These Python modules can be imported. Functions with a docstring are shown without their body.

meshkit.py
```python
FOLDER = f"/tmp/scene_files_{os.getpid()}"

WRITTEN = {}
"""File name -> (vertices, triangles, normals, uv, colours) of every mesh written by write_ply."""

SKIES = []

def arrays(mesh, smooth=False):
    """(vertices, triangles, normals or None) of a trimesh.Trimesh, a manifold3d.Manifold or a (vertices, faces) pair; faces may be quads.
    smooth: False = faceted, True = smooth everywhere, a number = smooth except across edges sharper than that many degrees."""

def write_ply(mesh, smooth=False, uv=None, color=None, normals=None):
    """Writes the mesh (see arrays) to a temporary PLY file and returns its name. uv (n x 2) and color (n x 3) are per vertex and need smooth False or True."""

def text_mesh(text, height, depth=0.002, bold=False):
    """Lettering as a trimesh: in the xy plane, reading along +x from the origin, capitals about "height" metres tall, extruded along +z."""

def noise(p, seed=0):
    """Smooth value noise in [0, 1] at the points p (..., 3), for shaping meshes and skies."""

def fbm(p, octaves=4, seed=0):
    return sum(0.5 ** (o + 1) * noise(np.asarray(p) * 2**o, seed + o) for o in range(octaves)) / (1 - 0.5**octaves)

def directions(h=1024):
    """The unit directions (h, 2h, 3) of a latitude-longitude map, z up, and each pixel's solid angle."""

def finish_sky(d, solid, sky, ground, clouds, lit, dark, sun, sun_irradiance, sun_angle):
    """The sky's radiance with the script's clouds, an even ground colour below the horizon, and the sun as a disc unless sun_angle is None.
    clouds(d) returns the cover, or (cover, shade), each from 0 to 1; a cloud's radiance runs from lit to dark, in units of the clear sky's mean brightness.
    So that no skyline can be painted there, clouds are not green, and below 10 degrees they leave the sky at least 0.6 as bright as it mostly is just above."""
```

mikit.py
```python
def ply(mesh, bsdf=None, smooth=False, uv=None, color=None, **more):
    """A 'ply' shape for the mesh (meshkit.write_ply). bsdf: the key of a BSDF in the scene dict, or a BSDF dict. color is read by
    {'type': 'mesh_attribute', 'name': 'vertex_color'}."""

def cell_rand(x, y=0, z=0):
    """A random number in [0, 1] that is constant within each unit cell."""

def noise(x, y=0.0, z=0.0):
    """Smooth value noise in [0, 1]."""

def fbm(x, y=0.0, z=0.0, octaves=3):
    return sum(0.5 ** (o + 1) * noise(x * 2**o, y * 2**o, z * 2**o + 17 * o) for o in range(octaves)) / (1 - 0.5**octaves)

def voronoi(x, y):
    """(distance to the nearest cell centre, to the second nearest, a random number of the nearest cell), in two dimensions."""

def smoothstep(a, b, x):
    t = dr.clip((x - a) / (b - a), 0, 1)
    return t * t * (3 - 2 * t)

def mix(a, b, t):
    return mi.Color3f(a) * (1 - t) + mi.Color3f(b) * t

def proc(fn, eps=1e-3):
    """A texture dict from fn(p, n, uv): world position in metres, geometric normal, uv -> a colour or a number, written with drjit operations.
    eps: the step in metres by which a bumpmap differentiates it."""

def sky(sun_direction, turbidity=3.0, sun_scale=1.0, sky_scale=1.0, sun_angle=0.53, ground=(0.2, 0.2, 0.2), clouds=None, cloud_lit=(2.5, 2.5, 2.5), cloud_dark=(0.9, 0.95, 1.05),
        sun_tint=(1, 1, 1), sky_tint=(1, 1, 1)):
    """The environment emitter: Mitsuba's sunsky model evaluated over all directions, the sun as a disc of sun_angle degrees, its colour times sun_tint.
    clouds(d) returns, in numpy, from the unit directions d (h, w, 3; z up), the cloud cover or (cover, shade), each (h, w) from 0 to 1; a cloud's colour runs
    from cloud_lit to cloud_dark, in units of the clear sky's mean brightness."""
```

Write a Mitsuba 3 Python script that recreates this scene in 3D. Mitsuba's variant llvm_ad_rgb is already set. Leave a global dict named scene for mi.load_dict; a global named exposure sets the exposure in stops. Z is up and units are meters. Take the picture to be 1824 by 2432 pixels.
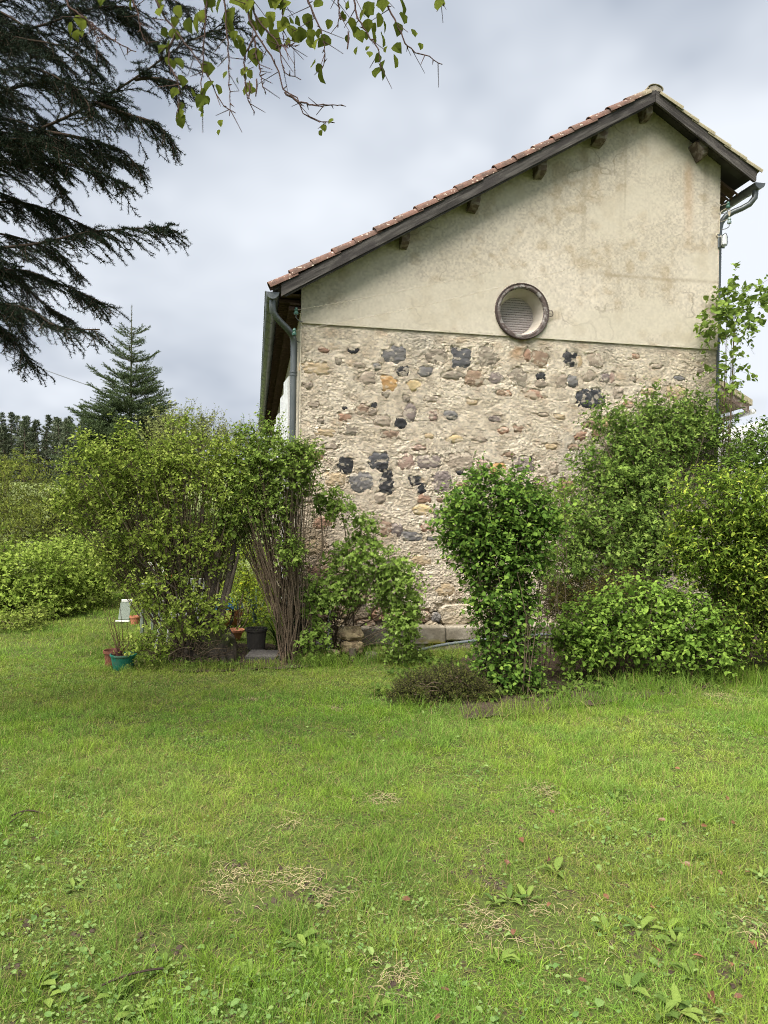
# A stone-and-render gable house in a spring garden under an overcast sky.
import math
import numpy as np, trimesh, mitsuba as mi, drjit as dr
import mikit, meshkit
from shapely.geometry import Polygon, Point
from scipy.interpolate import PchipInterpolator
T = mi.ScalarTransform4f
scene, labels = {}, {}

# ---------------------------------------------------------------- camera, sky, exposure
ROLL = math.radians(1.0)
scene['camera'] = {'type': 'perspective', 'fov': 2 * math.degrees(math.atan(912 / 1687.)), 'fov_axis': 'x',
                   'near_clip': 0.05, 'far_clip': 3000.0,
                   'to_world': T().look_at(origin=[0, 0, 1.6], target=[0, 1, 1.6], up=[-math.sin(ROLL), 0, math.cos(ROLL)])}


def clouds(d):
    el = np.degrees(np.arcsin(np.clip(d[..., 2], -1, 1)))
    q = d / (d[..., 2:3] + 0.6)
    n = meshkit.fbm(q * np.array([2.2, 2.2, 2.6]) + 4.3, 5, seed=4)
    m = meshkit.fbm(q * 6.0 + 1.7, 4, seed=9)
    az = np.degrees(np.arctan2(d[..., 0], d[..., 1]))
    thin = np.exp(-((az + 8 + 6 * (m - .5)) / 9) ** 2 - ((el - 20) / 10) ** 2) + .7 * np.exp(-((az - 27) / 9) ** 2 - ((el - 17) / 9) ** 2)
    shade = 0.58 + 2.3 * (n - 0.5) + 1.5 * (m - 0.5) - 0.95 * thin * (0.1 + 1.6 * m) + .22 * np.clip((el - 22) / 25, 0, 1) - .38 * np.clip((18 - el) / 18, 0, 1)
    return np.ones_like(el), np.clip(shade, 0, 1)


SUN = np.array([-0.38, -0.60, 1.12])
scene['sky'] = mikit.sky(SUN.tolist(), turbidity=4.0, sun_scale=0.30, sky_scale=0.4, sun_angle=50.0, ground=(.1, .13, .05),
                         clouds=clouds, cloud_lit=(.89, .94, 1.01), cloud_dark=(.39, .45, .55), sun_tint=(.89, 1.0, 1.18))
exposure = 4.65

# ---------------------------------------------------------------- helpers
rng = np.random.default_rng(7)


def numbered(k):
    if k not in scene and k not in labels:
        return k
    i = 1
    while f'{k}_{i:03d}' in scene or f'{k}_{i:03d}' in labels:
        i += 1
    return f'{k}_{i:03d}'


def thing(name, label, cat, group=None, kind=None):
    k = numbered(name)
    labels[k] = {'label': label, 'category': cat}
    if group: labels[k]['group'] = group
    if kind: labels[k]['kind'] = kind
    return k


def obj(name, mesh, bsdf, parent=None, smooth=False, color=None, kind=None, label=None, **kw):
    k = numbered(f'{parent}__{name}' if parent else name)
    scene[k] = mikit.ply(mesh, bsdf, smooth=smooth, color=color, **kw)
    if kind or label:
        labels.setdefault(k, {})
        if kind: labels[k]['kind'] = kind
        if label: labels[k]['label'] = label
    return k


def solo(name, mesh, bsdf, label, cat, group=None, kind=None, smooth=False, color=None):
    """A thing that is one mesh."""
    k = numbered(name)
    scene[k] = mikit.ply(mesh, bsdf, smooth=smooth, color=color)
    labels[k] = {'label': label, 'category': cat}
    if group: labels[k]['group'] = group
    if kind: labels[k]['kind'] = kind
    return k


def struct(name, mesh, bsdf, label=None, smooth=False, color=None):
    scene[name] = mikit.ply(mesh, bsdf, smooth=smooth, color=color)
    labels[name] = {'kind': 'structure', 'label': label or name.replace('_', ' ')}


def unit(a):
    a = np.asarray(a, float)
    return a / (np.linalg.norm(a, axis=-1, keepdims=True) + 1e-12)


def join(parts):
    vs, fs, n = [], [], 0
    for p in parts:
        v, f = (p.vertices, p.faces) if hasattr(p, 'vertices') else p
        v, f = np.asarray(v, float), np.asarray(f, int)
        if f.shape[1] == 4: f = np.vstack([f[:, [0, 1, 2]], f[:, [0, 2, 3]]])
        vs.append(v); fs.append(f + n); n += len(v)
    return np.vstack(vs), np.vstack(fs)


def tube(pts, radii, sides=6, cap=True):
    p = np.asarray(pts, float)
    n = len(p)
    r = np.broadcast_to(radii, (n,)).astype(float)
    t = unit(np.gradient(p, axis=0))
    ref = np.array([.31, .17, .93]) if abs(t[:, 2]).mean() < .8 else np.array([.93, .3, .1])
    a = unit(np.cross(t, ref)); b = np.cross(t, a)
    an = np.arange(sides) * 2 * np.pi / sides
    v = p[:, None] + r[:, None, None] * (np.cos(an)[None, :, None] * a[:, None] + np.sin(an)[None, :, None] * b[:, None])
    i, j = np.meshgrid(np.arange(n - 1), np.arange(sides), indexing='ij')
    q = np.stack([i * sides + j, i * sides + (j + 1) % sides, (i + 1) * sides + (j + 1) % sides, (i + 1) * sides + j], -1).reshape(-1, 4)
    f = np.vstack([q[:, [0, 1, 2]], q[:, [0, 2, 3]]])[:, ::-1]
    v = v.reshape(-1, 3)
    if cap:
        v = np.vstack([v, p[:1], p[-1:]])
        k = np.arange(sides)
        f = np.vstack([f, np.stack([k, (k + 1) % sides, np.full(sides, n * sides)], 1), np.stack([(n - 1) * sides + (k + 1) % sides, (n - 1) * sides + k, np.full(sides, n * sides + 1)], 1)])
    return v, f


def spline(pts, n):
    """n points along a smooth curve through pts."""
    p = np.asarray(pts, float)
    s = np.concatenate([[0], np.cumsum(np.linalg.norm(np.diff(p, axis=0), axis=1))])
    return PchipInterpolator(s, p)(np.linspace(0, s[-1], n))


def lathe(prof, sides=32):
    """(radius, z) profile turned about z."""
    prof = np.asarray(prof, float); n = len(prof)
    an = np.arange(sides) * 2 * np.pi / sides
    v = np.stack([prof[:, None, 0] * np.cos(an), prof[:, None, 0] * np.sin(an), np.broadcast_to(prof[:, None, 1], (n, sides))], -1).reshape(-1, 3)
    i, j = np.meshgrid(np.arange(n - 1), np.arange(sides), indexing='ij')
    q = np.stack([i * sides + j, i * sides + (j + 1) % sides, (i + 1) * sides + (j + 1) % sides, (i + 1) * sides + j], -1).reshape(-1, 4)
    return v, np.vstack([q[:, [0, 1, 2]], q[:, [0, 2, 3]]])


def box(x0, x1, y0, y1, z0, z1):
    v = np.array([[x, y, z] for x in (x0, x1) for y in (y0, y1) for z in (z0, z1)], float)
    f = np.array([[0, 1, 3], [0, 3, 2], [4, 6, 7], [4, 7, 5], [0, 4, 5], [0, 5, 1], [2, 3, 7], [2, 7, 6], [0, 2, 6], [0, 6, 4], [1, 5, 7], [1, 7, 3]])
    return v, f


def moved(m, x):
    v, f = (m.vertices, m.faces) if hasattr(m, 'vertices') else m
    return np.asarray(v, float) + np.asarray(x, float), f


def chamfer_box(sx, sy, sz, c):
    """A box centred on the origin with chamfered edges, as a convex hull."""
    import itertools
    h = np.array([sx, sy, sz]) / 2
    pts = []
    for s in itertools.product((-1, 1), repeat=3):
        for k in range(3):
            q = h - c; q[k] = h[k]
            pts.append(q * s)
    return trimesh.convex.convex_hull(np.array(pts))


def rock(size, seed, sub=2, rough=.22):
    m = trimesh.creation.icosphere(subdivisions=sub)
    v = np.sign(m.vertices) * np.abs(m.vertices) ** .7
    k = 1 + rough * 2 * (meshkit.fbm(v * 1.6 + seed * 7.1, 3, seed=seed) - .5)
    return v * k[:, None] * np.asarray(size), m.faces


def S01(a, b, x):
    t = np.clip((np.asarray(x, float) - a) / (b - a), 0, 1)
    return t * t * (3 - 2 * t)


# terrain height (numpy, world metres)
_gy = PchipInterpolator([-100, 0, 3, 10, 18, 60, 100, 150, 250, 700], [0, 0, -.05, -.34, -.45, .14, 2.5, 6.6, 12, 20])


def gz(x, y):
    x, y = np.asarray(x, float), np.asarray(y, float)
    return _gy(y) + .9 * S01(3.5, 8, x) * S01(7.5, 13, y)


def bump2(x, y):
    p = np.stack([x, y, np.zeros_like(x)], -1)
    return .05 * (meshkit.fbm(p * 1.1, 3, seed=2) - .5) + .02 * (meshkit.fbm(p * 5, 2, seed=5) - .5)


def ground(x, y):
    x, y = np.asarray(x, float), np.asarray(y, float)
    return gz(x, y) + bump2(x, y) * (y < 40)


# house frame: s along the gable (to the right), t into the building, z up
ANG = math.radians(10.3)
HO = np.array([-1.21804683, 10.0, 0.0])
E1 = np.array([math.cos(ANG), math.sin(ANG), 0.0]); E2 = np.array([-math.sin(ANG), math.cos(ANG), 0.0])


def H(v):
    v = np.asarray(v, float)
    return HO + v[..., :1] * E1 + v[..., 1:2] * E2 + v[..., 2:3] * np.array([0, 0, 1.0])


def Hm(m):
    v, f = (m.vertices, m.faces) if hasattr(m, 'vertices') else m
    return H(np.asarray(v)), np.asarray(f)


def prism_st(poly, t0, t1):
    """A polygon in (s, z), extruded along t from t0 to t1, in house coordinates."""
    m = trimesh.creation.extrude_polygon(poly, t1 - t0, engine='earcut')
    v = np.asarray(m.vertices)
    return np.stack([v[:, 0], t0 + v[:, 2], v[:, 1]], 1), np.asarray(m.faces)[:, ::-1]


# ---------------------------------------------------------------- materials
def mat(name, d):
    scene[name] = d


def rgb(*c):
    return {'type': 'rgb', 'value': list(c)}


def two(d):
    return {'type': 'twosided', 'bsdf': d}


def plain(name, c, rough=.7, metal=0., spec=.5, both=True):
    d = {'type': 'principled', 'base_color': c if isinstance(c, dict) else rgb(*c), 'roughness': rough, 'metallic': metal, 'specular': spec}
    mat(name, two(d) if both else d)


VC = {'type': 'mesh_attribute', 'name': 'vertex_color'}
mat('mat_leaf', {'type': 'principledthin', 'base_color': VC, 'roughness': .42, 'diff_trans': .6, 'spec_trans': 0., 'eta': 1.4})
mat('mat_grass', {'type': 'principledthin', 'base_color': VC, 'roughness': .38, 'diff_trans': .7, 'spec_trans': 0., 'eta': 1.35})
plain('mat_needle', VC, .75, spec=.12)
plain('mat_color', VC, .8)


def noise3(p, k, o=3):
    return mikit.fbm(p.x * k, p.y * k, p.z * k, o)


def hs(p):  # house s coordinate in a texture
    return (p.x - HO[0]) * E1[0] + (p.y - HO[1]) * E1[1]


def f_render(p, n, uv):
    s, z = hs(p), p.z
    a = mikit.fbm(s * .8, z * .8, 3.1, 4); b = mikit.fbm(s * 5, z * 5, 1.7, 3); c = mikit.fbm(s * 38, z * 38, 5.2, 2)
    col = mikit.mix((.535, .485, .405), (.47, .425, .345), mikit.smoothstep(.35, .65, a))
    col = mikit.mix(col, (.37, .305, .21), .6 * mikit.smoothstep(.52, .72, b))
    col = col * (0.72 + .56 * c)
    crack = mikit.smoothstep(.012, .002, dr.abs(mikit.fbm(s * 1.1 + 5, z * 1.5, 6.6, 4) - .5)) * mikit.smoothstep(.5, .62, mikit.fbm(s * .7, z * .7, 1.4, 2))
    col = mikit.mix(col, (.16, .13, .09), .4 * crack)
    patch = mikit.smoothstep(.45, .62, mikit.fbm(s * 1.3 + 9, z * 2.2, 2.2, 4) + .12 * mikit.smoothstep(5.3, 4.7, z) - .05)
    col = mikit.mix(col, (.53, .49, .40), .6 * patch)
    rust = mikit.smoothstep(.13, .0, dr.abs(s - 5.95 + .1 * (b - .5))) * mikit.smoothstep(5.6, 6.6, z) * mikit.smoothstep(7.3, 6.9, z)
    col = mikit.mix(col, (.40, .25, .13), .5 * rust * (.4 + b))
    line = mikit.smoothstep(.05, .0, dr.abs(z - 5.28 + .05 * (a - .5) + .05 * (b - .5))) * mikit.smoothstep(4.0, 4.8, s)
    col = mikit.mix(col, (.25, .20, .13), .45 * line * b * 1.6)
    streak = mikit.smoothstep(.6, .8, mikit.fbm(s * 9, z * .5, 8.8, 3)) * mikit.smoothstep(4.2, 7.5, z)
    return mikit.mix(col, (.30, .26, .19), .5 * streak)


def f_render_h(p, n, uv):
    s, z = hs(p), p.z
    return mikit.fbm(s * 45, z * 45, 2.2, 3) + .8 * mikit.fbm(s * 9, z * 9, 4.4, 2)


def f_mortar(p, n, uv):
    s, z = hs(p), p.z
    a = mikit.fbm(s * 1.1, z * 1.1, 7.1, 3); b = mikit.fbm(s * 6, z * 8, 3.7, 4); c = mikit.fbm(s * 30, z * 40, 5.2, 3)
    col = mikit.mix((.66, .585, .47), (.52, .45, .35), mikit.smoothstep(.38, .66, b))
    d1, d2, r = mikit.voronoi(s * 3.2 + .6 * b, z * 4.6 + .5 * a)
    ghost = mikit.smoothstep(.42, .15, d1) * mikit.smoothstep(.45, .6, r)
    tint = mikit.mix((.32, .24, .17), (.40, .27, .15), mikit.smoothstep(.7, .9, r))
    col = mikit.mix(col, tint, .35 * ghost * mikit.smoothstep(.4, .55, c + .2 * b))
    low = mikit.smoothstep(2.6, .6, z) * mikit.smoothstep(1.9, .2, s + .5 * (a - .5))
    col = mikit.mix(col, (.38, .25, .14), .45 * low * (.5 + b))
    grey = mikit.smoothstep(.54, .7, mikit.fbm(s * 1.7 + 3, z * 1.2, 9.3, 3))
    col = mikit.mix(col, (.36, .34, .30), .4 * grey)
    stain = mikit.smoothstep(.16, .0, dr.abs(s - 3.27 - .25 * (z - 4.2) + .2 * (b - .5))) * mikit.smoothstep(3.75, 4.1, z)
    col = mikit.mix(col, (.50, .27, .12), .6 * stain * mikit.smoothstep(.35, .6, b))
    return col * (.55 + .95 * c)


def f_mortar_h(p, n, uv):
    s, z = hs(p), p.z
    k = mikit.fbm(s * 30 + 4 * mikit.noise(s * 2, z * 2, 1.), z * 38 + 4 * mikit.noise(s * 2, z * 2, 5.), 3.3, 4)
    return dr.abs(k - .5) * 2 + .7 * mikit.fbm(s * 55, z * 60, 1., 3)


mat('mat_render', {'type': 'bumpmap', 'arbitrary': mikit.proc(f_render_h, 2e-3), 'scale': .006,
                   'bsdf': two({'type': 'diffuse', 'reflectance': mikit.proc(f_render)})})
mat('mat_mortar', {'type': 'bumpmap', 'arbitrary': mikit.proc(f_mortar_h, 2e-3), 'scale': .045,
                   'bsdf': two({'type': 'diffuse', 'reflectance': mikit.proc(f_mortar)})})


def stone_mat(name, c0, c1, k=22., holes=.0):
    def fn(p, n, uv, c0=c0, c1=c1, k=k, holes=holes):
        a = noise3(p, k, 4); b = noise3(p, 6., 3)
        col = mikit.mix(c0, c1, mikit.smoothstep(.38, .62, .6 * b + .4 * a))
        return mikit.mix(col * (.5 + 1.0 * a), (.50, .44, .35), .6 * mikit.smoothstep(.54, .64, noise3(p, 15., 4)))

    def hn(p, n, uv):
        return noise3(p, 30., 4)
    mat(name, {'type': 'bumpmap', 'arbitrary': mikit.proc(hn, 2e-3), 'scale': .035, 'bsdf': two({'type': 'principled', 'base_color': mikit.proc(fn), 'roughness': .85, 'specular': .2})})


STONE = {'g': ((.20, .19, .18), (.13, .125, .125)), 'd': ((.12, .12, .125), (.07, .07, .075)), 'n': ((.27, .235, .185), (.20, .17, .135)),
         'k': ((.028, .028, .03), (.05, .05, .052)), 'K': ((.035, .037, .042), (.06, .062, .068)), 'o': ((.46, .29, .13), (.34, .20, .09)),
         'y': ((.50, .40, .23), (.42, .31, .17)), 's': ((.46, .36, .23), (.36, .28, .18)), 'r': ((.35, .22, .15), (.26, .165, .12)),
         'b': ((.28, .20, .14), (.21, .15, .11)), 't': ((.33, .275, .215), (.26, .215, .17)), 'm': ((.235, .195, .175), (.18, .15, .14)),
         'p': ((.32, .23, .185), (.26, .185, .155)), 'S': ((.48, .42, .32), (.38, .32, .23))}
for k_, (c0_, c1_) in STONE.items():
    stone_mat('mat_stone_' + {'k': 'black', 'K': 'basalt'}.get(k_, k_), c0_, c1_)
SM = lambda c: 'mat_stone_' + {'k': 'black', 'K': 'basalt'}.get(c, c)


def f_tile(p, n, uv):
    a = noise3(p, 9., 3); b = noise3(p, 60., 2); c = noise3(p, 24., 3); e = noise3(p, 2.3, 2)
    col = mikit.mix((.165, .095, .074), (.11, .072, .058), mikit.smoothstep(.35, .65, a))
    col = mikit.mix(col, (.16, .10, .075), .7 * mikit.smoothstep(.52, .66, c))
    s = hs(p)
    moss = mikit.smoothstep(4.7, 5.25, s + .3 * (a - .5))
    col = mikit.mix(col, mikit.mix((.20, .19, .13), (.30, .27, .17), b), .9 * moss)
    return mikit.mix(col, (.48, .43, .35), mikit.smoothstep(.69, .75, .45 * b + .55 * noise3(p, 34., 1)) * (1 - .5 * moss))


plain('mat_tile', mikit.proc(f_tile), .85, spec=.2)


def f_oldwood(p, n, uv):
    s, z = hs(p), p.z
    q = s + z * .602 * dr.select(s < 5.19, 1., -1.); w = z - s * .602 * dr.select(s < 5.19, 1., -1.)
    g = mikit.fbm(q * 3, w * 60, 2.2, 3); a = mikit.fbm(q * 2, w * 9, 5.2, 3)
    col = mikit.mix((.032, .029, .027), (.105, .098, .09), mikit.smoothstep(.35, .7, .5 * g + .5 * a))
    return mikit.mix(col, (.03, .026, .026), .8 * mikit.smoothstep(.55, .68, a))


plain('mat_oldwood', mikit.proc(f_oldwood), .8, spec=.25)


def f_purlin(p, n, uv):
    a = noise3(p, 18., 3)
    return mikit.mix((.10, .075, .06), (.19, .165, .14), mikit.smoothstep(.4, .65, a))


plain('mat_purlin', mikit.proc(f_purlin), .85, spec=.2)


def f_zinc(p, n, uv):
    a = noise3(p, 6., 3)
    return mikit.mix((.10, .115, .12), (.155, .17, .175), a)


plain('mat_zinc', mikit.proc(f_zinc), .42, metal=.55)


def f_ring(p, n, uv):
    a = noise3(p, 16., 4)
    return mikit.mix((.085, .062, .055), (.25, .235, .22), mikit.smoothstep(.44, .64, .6 * a + .4 * noise3(p, 45., 3)))


plain('mat_ring', mikit.proc(f_ring), .7)
plain('mat_rust', (.05, .034, .03), .7)


def f_reveal(p, n, uv):
    return mikit.mix((.50, .47, .42), (.37, .33, .27), noise3(p, 9., 4))


plain('mat_reveal', mikit.proc(f_reveal), .8, spec=.2)
plain('mat_slat', (.36, .33, .325), .4)
plain('mat_eave_shaded', mikit.proc(lambda p, n, uv: mikit.mix((.075, .05, .04), (.13, .085, .065), noise3(p, 8., 3))), .9, spec=.1)  # tile colour darkened: the shade under the eaves is painted in


def f_white(p, n, uv):
    return mikit.mix((.60, .62, .63), (.42, .43, .42), mikit.smoothstep(.5, .75, mikit.fbm(p.x * 30, p.y * 30, p.z * 2.5, 3)))


plain('mat_white', mikit.proc(f_white), .5)


def f_concrete(p, n, uv):
    a = noise3(p, 5., 4); b = noise3(p, 40., 2)
    col = mikit.mix((.26, .235, .19), (.17, .15, .115), mikit.smoothstep(.35, .65, a)) * (.7 + .6 * b)
    return mikit.mix(col, (.16, .15, .03), mikit.smoothstep(.56, .68, noise3(p, 7., 3)) * mikit.smoothstep(-.18, -.26, p.z))


plain('mat_concrete', mikit.proc(f_concrete), .9, spec=.2)


def f_ground(p, n, uv):
    a = mikit.fbm(p.x * 2.3, p.y * 2.3, 1.3, 4); b = mikit.fbm(p.x * 40, p.y * 40, 2.2, 3)
    near = mikit.mix((.05, .07, .02), (.10, .125, .04), a)
    near = mikit.mix(near, (.055, .042, .03), mikit.smoothstep(.55, .7, b))
    far = mikit.mix((.15, .20, .07), (.20, .235, .10), mikit.fbm(p.x * .12, p.y * .3, 4.4, 3))
    return mikit.mix(near, far, mikit.smoothstep(18., 26., p.y)) * (.7 + .6 * b)


mat('mat_ground', two({'type': 'diffuse', 'reflectance': mikit.proc(f_ground)}))


def f_soil(p, n, uv):
    b = noise3(p, 26., 4)
    return mikit.mix((.035, .026, .021), (.10, .076, .06), b)


mat('mat_soil', two({'type': 'diffuse', 'reflectance': mikit.proc(f_soil)}))


def f_bark(p, n, uv):
    g = mikit.fbm(p.x * 30, p.y * 30, p.z * 6, 3); m = noise3(p, 5., 3)
    col = mikit.mix((.05, .04, .032), (.16, .135, .11), g)
    return mikit.mix(col, (.07, .085, .03), .6 * mikit.smoothstep(.5, .65, m))


mat('mat_bark', two({'type': 'diffuse', 'reflectance': mikit.proc(f_bark)}))
mat('mat_stem', two({'type': 'diffuse', 'reflectance': mikit.proc(lambda p, n, uv: mikit.mix((.085, .062, .045), (.22, .17, .12), noise3(p, 14., 3)))}))
mat('mat_twig', two({'type': 'diffuse', 'reflectance': rgb(.055, .042, .033)}))

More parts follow.
